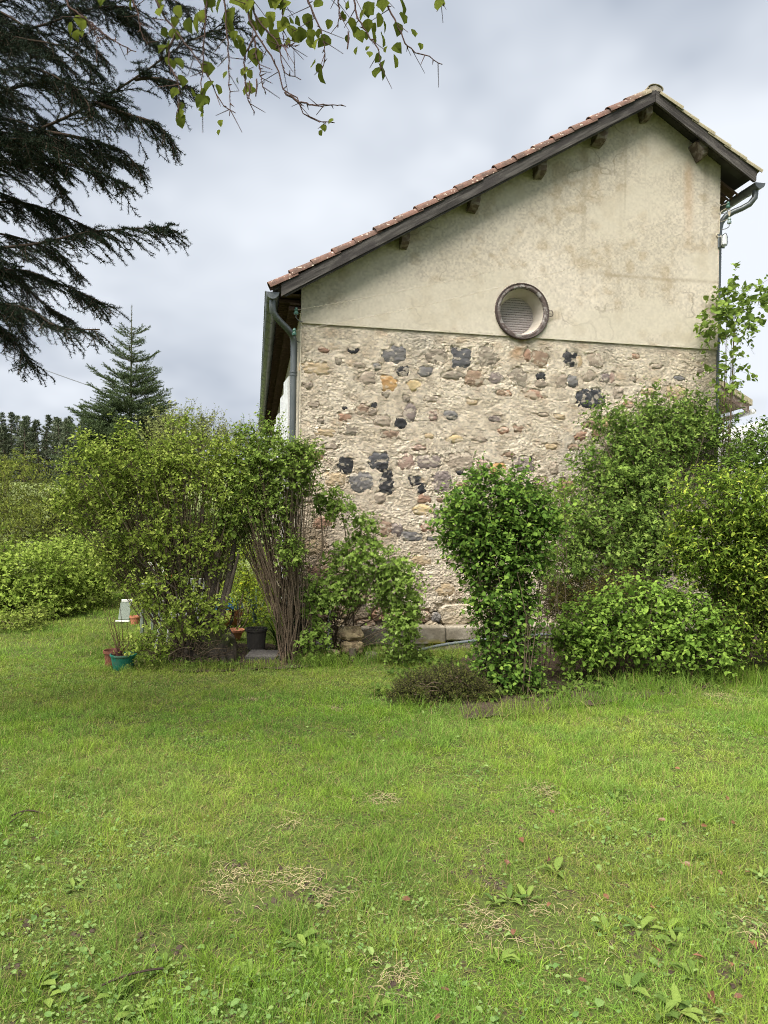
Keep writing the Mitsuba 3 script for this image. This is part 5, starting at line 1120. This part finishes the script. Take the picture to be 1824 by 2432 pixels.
pot('plant_pot', 'small terracotta pot on the lawn behind the left shrub', gat(-4.16, 11.96), [(.001, -.01), (.06, -.01), (.08, .12), (.09, .12), (.09, .15), (.08, .15), (.075, .11)], 'mat_terracotta', .076, .11)
gp = gat(-2.62, 11.9)
BW = pot('round_planter', 'round orange planter with a blue rim behind the left shrub', gp, [(.001, 0), (.16, .0), (.25, .10), (.29, .22), (.285, .31), (.262, .36)], 'mat_terracotta', None)
obj('rim', moved(lathe([(.2625, .361), (.285, .315), (.290, .32), (.272, .40), (.245, .455), (.225, .455), (.25, .36)], 36), gp), 'mat_blue', BW, smooth=40)
obj('earth', moved(lathe([(.001, .41), (.24, .40)], 24), gp), 'mat_soil', BW)
pot('red_bowl', 'small red clay bowl beside the shrub trunk', gat(-2.2, 10.6), [(.001, .0), (.08, .0), (.13, .13), (.15, .13), (.15, .16), (.135, .16), (.11, .1)], 'mat_terracotta', .12, .12)
SPOS = gat(-1.70, 9.62)
pot('stone_planter', 'grey ribbed stone planter at the house corner', SPOS, [(.001, -.01), (.10, -.01), (.105, .03), (.115, .04), (.135, .27), (.15, .285), (.15, .32), (.135, .32), (.12, .27)], 'mat_planter', .125, .28)


plain('mat_planter', (.075, .068, .06), .9)


def strap_plant(label, pos, n, L, w, seed, c0=(.07, .13, .035), c1=(.13, .19, .055), name='strap_plant', spread=.55):
    rg = np.random.default_rng(seed)
    k = thing(name, label, 'plant')
    for i in range(n):
        a = rg.uniform(0, 6.28); o = np.array([math.cos(a), math.sin(a), 0])
        ln = L * rg.uniform(.6, 1.1); q = np.linspace(0, 1, 7)
        p = np.array(pos) + o * rg.uniform(0, .06) + o[None] * (spread * ln * q ** 1.6)[:, None] + np.array([0, 0, 1.0])[None] * (ln * (q * 1.15 - .75 * q ** 3 * rg.uniform(.4, 1.3)))[:, None]
        sd = np.cross(o, [0, 0, 1.0]) * w * rg.uniform(.7, 1.2)
        wd = (np.sin(np.pi * np.clip(q * .85 + .15, 0, 1)) + .02)[:, None]
        v = np.vstack([p - sd * wd, p + sd * wd])
        f = np.array([[j, j + 1, 8 + j] for j in range(6)] + [[j, 8 + j, 7 + j] for j in range(6)])
        c = np.array(c0) + (np.array(c1) - c0) * rg.random()
        obj('leaf', (v, f), 'mat_leaf', k, color=np.repeat(c[None], 14, 0), smooth=True)
    return k


strap_plant('clump of long arching strap leaves beside the stone planter', gat(-1.38, 9.72), 46, .75, .014, 51)
strap_plant('stiff blue-green spiky leaves behind the shrub trunk', gat(-1.95, 11.0, .2), 16, .8, .016, 52, (.08, .12, .08), (.13, .18, .12), spread=.3)
solo('doorstep', moved(chamfer_box(.46, .42, .10, .015), gat(-1.50, 9.18, .03)), 'mat_slab', 'grey stone doorstep slab at the house corner', 'step')
WB = solo('water_butt', moved(lathe([(.001, 0), (.14, 0), (.155, .1), (.16, .35), (.155, .62), (.165, .64), (.165, .67), (.14, .67), (.001, .66)], 28), gat(-1.16, 9.45)), 'mat_black', 'dark narrow water butt behind the bundle of stems', 'barrel', smooth=35)
# white garden chair mostly behind the pruned shrub
CH = thing('garden_chair', 'white plastic garden chair mostly hidden behind the left shrub', 'chair')
cz = gat(-2.78, 9.95)
for dx, dy in ((-.24, -.22), (.24, -.22), (-.24, .24), (.24, .24)):
    obj('leg', tube([cz + [dx * 1.25, dy * 1.15, .0], cz + [dx, dy, .42]], [.026, .032], 8), 'mat_white_plain', CH, smooth=True)
obj('seat', moved(chamfer_box(.54, .50, .035, .012), cz + [0, 0, .43]), 'mat_white_plain', CH)
for k in range(5):
    obj('back_slat', moved(chamfer_box(.07, .02, .42, .008), cz + [-.2 + .1 * k, .24, .66]), 'mat_white_plain', CH)
obj('top_rail', moved(chamfer_box(.54, .03, .08, .01), cz + [0, .245, .90]), 'mat_white_plain', CH)
for sx in (-1, 1):
    obj('armrest', moved(chamfer_box(.05, .5, .03, .01), cz + [sx * .29, 0, .63]), 'mat_white_plain', CH)
    obj('arm_post', moved(chamfer_box(.03, .03, .2, .006), cz + [sx * .285, -.2, .53]), 'mat_white_plain', CH)
# cold frame panel
CF = thing('cold_frame', 'grey translucent panel with white foot rail on the lawn', 'cold frame')
cf = gat(-4.42, 12.1)
v, f = chamfer_box(.19, .02, .30, .006).vertices, chamfer_box(.19, .02, .30, .006).faces
obj('panel', (np.asarray(v) @ np.array([[1, 0, 0], [0, .94, .34], [0, -.34, .94]]).T + cf + [0, .1, .19], f), 'mat_grey_panel', CF)
obj('rail', moved(chamfer_box(.24, .05, .03, .008), cf + [0, 0, .03]), 'mat_white_plain', CF)
obj('top_rail', moved(chamfer_box(.20, .03, .05, .008), cf + [0.02, .16, .36]), 'mat_white_plain', CF)
# white and red bundle on a grey table
TB = thing('garden_table', 'grey garden table seen through the left shrub', 'table')
tb = gat(-3.3, 11.2)
obj('top', moved(chamfer_box(.9, .6, .05, .012), tb + [0, 0, .78]), 'mat_grey_panel', TB)
for dx, dy in ((-.4, -.25), (.4, -.25), (-.4, .25), (.4, .25)):
    obj('leg', moved(chamfer_box(.05, .05, .76, .008), tb + [dx, dy, .375]), 'mat_grey_panel', TB)
BD = solo('rolled_parasol', tube(spline([tb + [-.38, -.1, 1.1], tb + [-.2, -.1, 1.0], tb + [.02, -.1, .88]], 10), [.02, .06, .075, .075, .07, .07, .065, .06, .05, .03], 12), 'mat_white_plain', 'white rolled parasol with red end lying on the grey garden table', 'parasol', smooth=True)
obj('red_band', tube([tb + [-.10, -.1, .945], tb + [.06, -.1, .862]], [.074, .066], 12), 'mat_red', BD, smooth=True)

# stones, stake, hose in front of the wall
solo('loose_stone', moved(rock((.165, .11, .10), 3, 3, .35), (-.40, 9.3, .005)), 'mat_limestone', 'upper of two craggy limestone lumps stacked in front of the ledge', 'stone', smooth=25)
solo('loose_stone', moved(rock((.15, .11, .085), 9, 3, .3), (-.385, 9.28, -.17)), 'mat_limestone', 'lower limestone lump under the craggy one', 'stone', smooth=25)
for i, (x, y, sx, sz, lab) in enumerate(((-.62, 9.25, .09, .07, 'small tan stone left of the stacked limestone lumps'), (.0, 9.5, .13, .07, 'flat stone right of the stacked limestone lumps'), (-.12, 9.2, .10, .06, 'pinkish grey stone low beside the stacked lumps'), (.18, 9.55, .10, .07, 'pale stone at the end of the small stone row'))):
    solo('loose_stone', moved(rock((sx, .09, sz), 20 + i, 2, .3), gat(x, y, sz * .6)), ('mat_stone_s', 'mat_limestone', 'mat_stone_m', 'mat_stone_S')[i], lab, 'stone', smooth=25)
solo('stump_post', tube([gat(-.36, 9.05, -.05), gat(-.37, 9.05, .16)], [.055, .05], 9), 'mat_bark', 'short weathered stump under the limestone lumps', 'stump', smooth=40)
solo('stake', moved(chamfer_box(.035, .012, .62, .004), (-.715, 9.6, -.02)), 'mat_white', 'pale flat wooden stake leaning at the left wall corner', 'stake')
solo('hose', tube(spline([(.50, 9.75, -.30), (.8, 9.9, -.25), (1.3, 10.05, -.20), (1.9, 10.15, -.14), (2.6, 10.25, -.12)], 30), .022, 10), 'mat_grey_pipe', 'grey pipe lying along the foot of the stone wall', 'pipe', smooth=True)

# overhead cable and its pole, out of the frame on the left
q = np.linspace(0, 1, 40)[:, None]
a_, b_ = np.array([-19.5, 24., 9.3]), np.array([-4.0, 24.4, 3.95])
p = a_ * (1 - q) + b_ * q; p[:, 2] -= .35 * 4 * q[:, 0] * (1 - q[:, 0])
solo('overhead_cable', tube(p, .012, 5), 'mat_cable', 'sagging overhead cable running behind the fir to the house', 'cable', smooth=True)
# meadow fence
FE = thing('meadow_fence', 'thin wire fence with a wooden post before the far meadow', 'fence')
for i, x in enumerate((-21.5, -19.2, -16.8, -14.4)):
    obj('post', tube([gat(x, 38.7, -.2), gat(x, 38.7, 1.15)], .045, 7), 'mat_bark', FE, smooth=True)
for h in (.55, 1.0):
    obj('wire', tube([gat(x, 38.7, h) for x in np.linspace(-22, -14, 9)], .012, 4), 'mat_cable', FE)

# outbuilding at the right
SH = thing('outbuilding', 'low outbuilding with dark timber verge behind the right corner of the house', 'outbuilding')
obj('wall', box(5.2, 7.45, 15.9, 20, -.3, 3.95), 'mat_render', SH)
sl = .62
rp_ = Polygon([(5.0, 4.58 + sl * 2.1), (7.95, 4.05), (7.95, 4.17), (5.0, 4.72 + sl * 2.1)])
def shed_prism(poly, y0, y1):
    m = trimesh.creation.extrude_polygon(poly, y1 - y0, engine='earcut'); v = np.asarray(m.vertices)
    return np.stack([v[:, 0], y0 + v[:, 2], v[:, 1]], 1), np.asarray(m.faces)[:, ::-1]
obj('verge_board', shed_prism(Polygon([(5.0, 4.42 + sl * 2.1), (7.9, 3.90), (7.9, 4.04), (5.0, 4.57 + sl * 2.1)]), 15.45, 15.5), 'mat_purlin', SH)
obj('roof', shed_prism(rp_, 15.4, 20.3), 'mat_tile', SH)
obj('gutter', tube([(8.0, 15.45, 3.93), (8.0, 20.3, 3.93)], .06, 10), 'mat_white_plain', SH, smooth=True)
# motorhome at the right edge
VN = thing('motorhome', 'white motorhome roof showing above the shrubs at the right edge', 'motorhome')
vz = float(ground(9.3, 15.2))
body = Polygon([(7.25, vz + .55), (7.12, vz + 1.9), (7.22, vz + 2.75), (7.5, vz + 3.02), (12.6, vz + 3.05), (13.0, vz + 2.6), (13.2, vz + 1.3), (13.5, vz + .6)]).buffer(.06)
obj('body', shed_prism(body, 14.2, 16.4), 'mat_van', VN)
obj('roof_rail', tube([(7.75, 14.16, vz + 2.98), (12.2, 14.16, vz + 3.02)], .04, 8), 'mat_dark_window', VN, smooth=True)
obj('roof_hatch', moved(chamfer_box(.7, .6, .12, .03), (8.2, 15.2, vz + 3.12)), 'mat_white_plain', VN)
for x in (8.6, 10.8):
    obj('window', moved(chamfer_box(1.0, .03, .55, .01), (x, 14.13, vz + 1.95)), 'mat_dark_window', VN)
for x in (8.3, 12.2):
    for y in (14.35, 16.2):
        v, f = lathe([(.001, -.11), (.24, -.11), (.34, -.09), (.34, .09), (.24, .11), (.001, .11)], 24)
        obj('wheel', (np.stack([x + v[:, 0], y + v[:, 2], float(ground(x, y)) + .34 + v[:, 1]], 1), f), 'mat_black', VN, smooth=35)

# ---------------------------------------------------------------- lawn
rg = np.random.default_rng(99)
import shapely
bedp = Polygon(BEDPOLY); strip = Polygon([[-3.1, 8.35], [-2.2, 8.3], [-1.0, 8.6], [-.4, 9.0], [-.6, 9.8], [-1.8, 10.4], [-3., 9.8]])
housep = Polygon([tuple(H(np.array(q, float))[:2]) for q in ((-.02, -.02, 0), (6.6, -.02, 0), (6.6, 18, 0), (-.02, 18, 0))])


def lawn_factor(x, y):
    k = np.ones_like(x)
    p = np.stack([x, y, 0 * x], -1)
    n1 = meshkit.fbm(p * 2.4, 3, seed=21)
    for sx, sy, r in STRAW:
        d = np.hypot(x - sx, (y - sy) * .8) / r + 1.1 * (meshkit.fbm(p * 7, 2, seed=4) - .5)
        k *= .15 + .85 * S01(.45, 1.05, d)
    for sx, sy, r in SOIL:
        d = np.hypot(x - sx, (y - sy) * .75) / r + 1.2 * (meshkit.fbm(p * 9, 2, seed=5) - .5)
        k *= .3 + .7 * S01(.45, 1.0, d)
    k *= .85 + .35 * S01(.28, .55, n1)
    b = shapely.contains_xy(bedp, x + .25 * (n1 - .5), y + .5 * (meshkit.fbm(p * 5, 2, seed=6) - .5))
    s = shapely.contains_xy(strip, x, y + .2 * (n1 - .5))
    k *= np.where(b, .10 + .25 * S01(9.6, 9.1, y) * 0, 1.0) * np.where(s, .25, 1.0)
    k *= np.where(shapely.contains_xy(housep, x, y), 0, 1)
    return k


def blades(x, y, h, w, seed, lean=.5, seg=3, cols=None):
    r = np.random.default_rng(seed)
    n = len(x)
    base = np.stack([x, y, ground(x, y) - .004], -1)
    a = r.uniform(0, 6.28, n); ln = np.abs(r.normal(lean, .35, n))
    o = np.stack([np.cos(a), np.sin(a), np.zeros(n)], -1)
    b = r.uniform(0, 6.28, n)
    sd = np.stack([np.cos(b), np.sin(b), np.zeros(n)], -1)
    lv = []
    for t in np.linspace(0, 1, seg + 1)[:-1]:
        c = base + o * (h * ln * t ** 1.7)[:, None] + np.array([0, 0, 1.0]) * (h * t * (1 - .28 * ln * t))[:, None]
        wd = w * (1 - .55 * t)
        lv += [c - sd * wd[:, None] / 2, c + sd * wd[:, None] / 2]
    tip = base + o * (h * ln)[:, None] + np.array([0, 0, 1.0]) * (h * np.maximum(1 - .28 * ln, .25))[:, None]
    v = np.stack(lv + [tip], 1)
    k = 2 * seg + 1
    f = []
    for q in range(seg - 1):
        f += [[2 * q, 2 * q + 1, 2 * q + 3], [2 * q, 2 * q + 3, 2 * q + 2]]
    f += [[2 * seg - 2, 2 * seg - 1, 2 * seg]]
    F = np.array(f)[None] + (np.arange(n) * k)[:, None, None]
    return v.reshape(-1, 3), F.reshape(-1, 3), np.repeat(cols, k, 0)


def grass_cols(x, y, r):
    p = np.stack([x, y, 0 * x], -1)
    a = S01(.3, .7, meshkit.fbm(p * .9, 3, seed=41))[:, None]
    b = S01(.35, .65, meshkit.fbm(p * 4.5, 3, seed=42))[:, None]
    n = len(x)
    c = np.array([.205, .335, .045]) * (1 - a) + np.array([.30, .40, .075]) * a
    c = c * (1 - .4 * b) + np.array([.12, .24, .06]) * .5 * b
    c = c * r.uniform(.65, 1.3, (n, 1)) * (.86 + .3 * S01(.3, .7, meshkit.fbm(p * np.array([.7, 1.5, 1]) + 3.3, 3, seed=44)))[:, None]
    dead = r.random(n) < .07 + .07 * a[:, 0]
    c[dead] = np.array([.40, .33, .15]) * r.uniform(.6, 1.15, (dead.sum(), 1))
    return c


def grass_band(y0, y1, dens, w, h, seg, seed):
    r = np.random.default_rng(seed)
    X = .62 * y1 + 1.9
    n = int(dens * (y1 - y0) * 2 * X)
    x, y = r.uniform(-X, X, n), r.uniform(y0, y1, n)
    ok = np.abs(x) < .62 * y + 1.9
    x, y = x[ok], y[ok]
    p = np.stack([x, y, 0 * x], -1)
    clump = meshkit.fbm(p * 13, 2, seed=7)
    ok = r.random(len(x)) < lawn_factor(x, y) * (.35 + 1.2 * S01(.3, .65, clump))
    x, y, p, clump = x[ok], y[ok], p[ok], clump[ok]
    big = meshkit.fbm(p * 1.6, 3, seed=51)
    hh = h * (.55 + .9 * S01(.3, .7, clump)) * (.7 + .7 * S01(.35, .7, big)) * r.uniform(.55, 1.3, len(x))
    ww = w * r.uniform(.6, 1.3, len(x))
    return blades(x, y, hh, ww, seed + 1, .55, seg, grass_cols(x, y, r))


G = [grass_band(1.7, 3.0, 11000, .0026, .048, 3, 201), grass_band(3.0, 4.5, 9000, .0029, .048, 3, 202), grass_band(4.5, 6.5, 6500, .0036, .048, 2, 203),
     grass_band(6.5, 9.0, 4600, .0045, .050, 2, 204), grass_band(9.0, 12.0, 2600, .0058, .052, 2, 205), grass_band(12., 19., 900, .009, .065, 2, 206)]
# matted turf between the blades: short, flat, paler
def thatch(y0, y1, dens, w, seed):
    r = np.random.default_rng(seed)
    X = .62 * y1 + 1.9
    n = int(dens * (y1 - y0) * 2 * X)
    x, y = r.uniform(-X, X, n), r.uniform(y0, y1, n)
    ok = np.abs(x) < .62 * y + 1.9
    x, y = x[ok], y[ok]
    ok = r.random(len(x)) < .35 + .65 * lawn_factor(x, y)
    ok &= ~shapely.contains_xy(bedp, x, y) & ~shapely.contains_xy(housep, x, y)
    x, y = x[ok], y[ok]
    c = grass_cols(x, y, r)
    d = r.random(len(x)) < .38
    c[d] = np.array([.29, .29, .10]) * r.uniform(.5, 1.2, (d.sum(), 1))
    return blades(x, y, .026 * r.uniform(.5, 1.6, len(x)), w * r.uniform(.6, 1.4, len(x)), seed + 1, 1.7, 2, c)


G += [thatch(1.7, 3.2, 9000, .0034, 221), thatch(3.2, 5., 6500, .0042, 222), thatch(5., 9., 2800, .006, 223)]
# long grass along the foot of the wall and the shrubs
def fringe(pts, n, wid, h, seed):
    r = np.random.default_rng(seed)
    p = spline(np.array(pts), 200)[r.integers(0, 200, n)] + r.normal(0, wid, (n, 2))
    x, y = p[:, 0], p[:, 1]
    q = np.stack([x, y, 0 * x], -1)
    ok = ~shapely.contains_xy(housep, x, y) & (r.random(n) < .2 + 1.2 * S01(.4, .65, meshkit.fbm(q * 3.5, 2, seed=9)))
    x, y = x[ok], y[ok]
    return blades(x, y, h * r.uniform(.4, 1.25, len(x)), .005 * r.uniform(.6, 1.3, len(x)), seed, .45, 3, grass_cols(x, y, r) * .85)


G += [fringe([(-1.0, 8.6), (-.5, 8.9), (.1, 9.2), (.6, 9.4), (1.0, 9.5)], 5200, .16, .20, 301), fringe([(-.1, 9.0), (.05, 9.1), (.2, 9.2)], 900, .08, .34, 302),
      fringe([(-3.0, 8.35), (-2.2, 8.3), (-1.2, 8.5)], 1700, .12, .14, 303), fringe([tuple(q) for q in BED], 9000, .2, .17, 304), fringe([(2.5, 7.4), (3.5, 7.9), (4.6, 8.2)], 3500, .25, .22, 305),
      fringe([(-7.5, 11.5), (-6.2, 12.5), (-6.0, 14), (-5.8, 16)], 1500, .2, .16, 306)]
V, F, C = [], [], []
o = 0
for v, f, c in G:
    V.append(v); F.append(f + o); C.append(c); o += len(v)
solo('grass', (np.vstack(V), np.vstack(F)), 'mat_grass', 'short uneven green lawn grass covering the foreground', 'grass', kind='stuff', color=np.vstack(C))


# clover and small broad leaves woven through the turf
def clover(seed=131):
    r = np.random.default_rng(seed)
    n = 42000
    y = 1.9 + 6.6 * r.random(n) ** 1.5; x = r.uniform(-1, 1, n) * (.62 * y + .5)
    p = np.stack([x, y, 0 * x], -1)
    want = S01(.50, .68, meshkit.fbm(p * 1.7, 3, seed=77)) * .8 + .75 * S01(.2, 1.6, x) * S01(4.6, 3.0, y) * S01(.35, .6, meshkit.fbm(p * 3.1, 2, seed=78)) + .05
    ok = (r.random(n) < want) & ~shapely.contains_xy(bedp, x, y)
    x, y = x[ok], y[ok]; n = len(x)
    P = np.stack([x, y, ground(x, y) + r.uniform(.004, .034, n)], -1)
    a = r.uniform(0, 6.28, n)
    D = np.stack([np.cos(a), np.sin(a), r.normal(.1, .3, n)], -1)
    L = r.uniform(.008, .021, n) * (1 + .9 * (r.random(n) < .08))
    v, f, k = leaf_mesh(P, D, np.array([0, 0, 1.0]) + r.normal(0, .3, (n, 3)), L, L * r.uniform(.5, .9, n), 'oval', r)
    t = r.random((n, 1))
    c = np.array([.13, .235, .07]) * (1 - t) + np.array([.27, .37, .12]) * t
    return v, f, np.repeat(c, k, 0)


v, f, c = clover()
solo('clover', (v, f), 'mat_leaf', 'clover and small round leaves woven through the lawn grass', 'clover', kind='stuff', color=c)


# straw, earth crumbs
def straw_mesh(seed=61):
    r = np.random.default_rng(seed)
    A, B = [], []
    for sx, sy, rad in STRAW:
        n = int(1700 * rad ** 1.5 + 25)
        d = r.standard_t(3, (n, 2)) * .42 * rad
        x, y = sx + d[:, 0] * 1.2, sy + d[:, 1] / .9
        kp = meshkit.fbm(np.stack([x * 6, y * 6, 0 * x], -1), 2, seed=14) > .47
        x, y, n = x[kp], y[kp], int(kp.sum())
        a = r.uniform(0, 6.28, n) ; L = r.uniform(.015, .07, n)
        z = ground(x, y) + r.uniform(.004, .02, n)
        A.append(np.stack([x, y, z], -1)); B.append(np.stack([x + np.cos(a) * L, y + np.sin(a) * L, ground(x + np.cos(a) * L, y + np.sin(a) * L) + r.uniform(.004, .028, n)], -1))
    A, B = np.vstack(A), np.vstack(B)
    v, f = lines(A, B, .0012, .0008, sag=.006, seg=3)
    c = np.repeat((np.array([.40, .33, .18]) * r.uniform(.5, 1.2, (len(A), 1))), len(v) // len(A), 0)
    return v, f, c


v, f, c = straw_mesh()
solo('straw', (v, f), 'mat_color', 'loose pale dry straw lying in thin patches of the lawn', 'straw', kind='stuff', color=c)
r = np.random.default_rng(71)
cr = []
for sx, sy, rad in SOIL:
    for q in range(int(22 * rad / .1)):
        x, y = sx + r.normal(0, .5) * rad, sy + r.normal(0, .6) * rad
        m = rock(np.array([.009, .009, .006]) * r.uniform(.4, 1.4), int(q), 1, .4)
        cr.append(moved(m, gat(x, y, .001)))
solo('soil_crumbs', join(cr), 'mat_soil', 'dark crumbs of bare earth in the gaps of the lawn', 'soil', kind='stuff')

# weeds and fallen leaves, each a thing of its own
for i, (x, y) in enumerate(ROSETTES):
    k = thing('weed_rosette', 'broad-leaved weed rosette growing flat in the lawn', 'weed', 'broad-leaved weed rosettes in the lawn')
    n = int(r.integers(4, 8)); a0 = r.uniform(0, 6.28)
    for j in range(n):
        a = a0 + j * 2.4; L = r.uniform(.035, .085)
        p0 = gat(x + math.cos(a) * .01, y + math.sin(a) * .01, .008)
        D = unit(np.array([[math.cos(a), math.sin(a), r.uniform(.15, .7)]]))
        v, f, kk = leaf_mesh(p0[None], D, np.array([[-math.cos(a) * .5, -math.sin(a) * .5, 1.0]]) + r.normal(0, .15, (1, 3)), np.array([L]), np.array([L * r.uniform(.32, .5)]), 'oval', r)
        c = np.array([.09, .155, .04]) + r.random() * np.array([.13, .15, .03])
        obj('leaf', (v, f), 'mat_leaf', k, color=np.repeat(c[None], kk, 0), smooth=True)
for i, (x, y) in enumerate(DEAD_LEAVES):
    a = r.uniform(0, 6.28); L = r.uniform(.03, .055)
    v, f, kk = leaf_mesh(gat(x, y, .03)[None], unit(np.array([[math.cos(a), math.sin(a), r.uniform(-.2, .35)]])), unit(r.normal(0, .5, (1, 3)) + [0, -.25, 1.0]), np.array([L]), np.array([L * r.uniform(.45, .65)]), 'oval', r)
    c = np.array([.10, .042, .026]) + r.random() * np.array([.10, .05, .022])
    solo('fallen_leaf', (v, f), 'mat_dead_leaf', 'curled brown fallen leaf lying on the lawn', 'leaf', 'brown fallen leaves on the lawn', color=np.repeat(c[None], kk, 0))
solo('stick', join([tube(spline([gat(-1.93, 3.72, .04), gat(-1.86, 3.78, .05), gat(-1.78, 3.77, .035)], 8), .005, 5), tube([gat(-1.88, 3.765, .045), gat(-1.9, 3.65, .03)], .003, 5)]), 'mat_twig', 'short dark forked stick on the lawn at the left', 'stick')
solo('stick', tube(spline([gat(-.92, 2.38, .03), gat(-.84, 2.42, .045), gat(-.74, 2.47, .04)], 8), .004, 5), 'mat_twig', 'thin dark stick among the weeds in the near lawn', 'stick')

# low ground cover in the bed
rg2 = np.random.default_rng(81)
gcb = [[1.75, 7.15, -.2, .5, .25, .06], [2.4, 7.5, -.18, .55, .3, .07], [3.3, 7.9, -.15, .6, .3, .07], [1.1, 7.0, -.22, .5, .25, .06], [.3, 7.0, -.25, .4, .25, .07], [-2.2, 8.45, -.26, .7, .2, .09], [-.7, 8.9, -.25, .4, .3, .14], [.6, 9.0, -.27, .6, .4, .12], [.35, 8.0, -.26, .3, .5, .06]]
P, D = twigs_in(gcb, 760, rg2, .1, .3, .8)
P[:, 2] = ground(P[:, 0], P[:, 1]) + rg2.uniform(.01, .06, len(P))
v, f, c, kk, pos, ln = sprays(P, D, .09, 5, .042, .036, (.08, .14, .03), (.15, .22, .045), (.2, .27, .06, .4), 'round', rg2, .1, 1.2)
v[:, 2] = np.maximum(v[:, 2], ground(v[:, 0], v[:, 1]) + .008)
solo('ground_cover', (v, f), 'mat_leaf', 'low leafy ground cover and nettles along the bed edge', 'ground cover', kind='stuff', color=c)
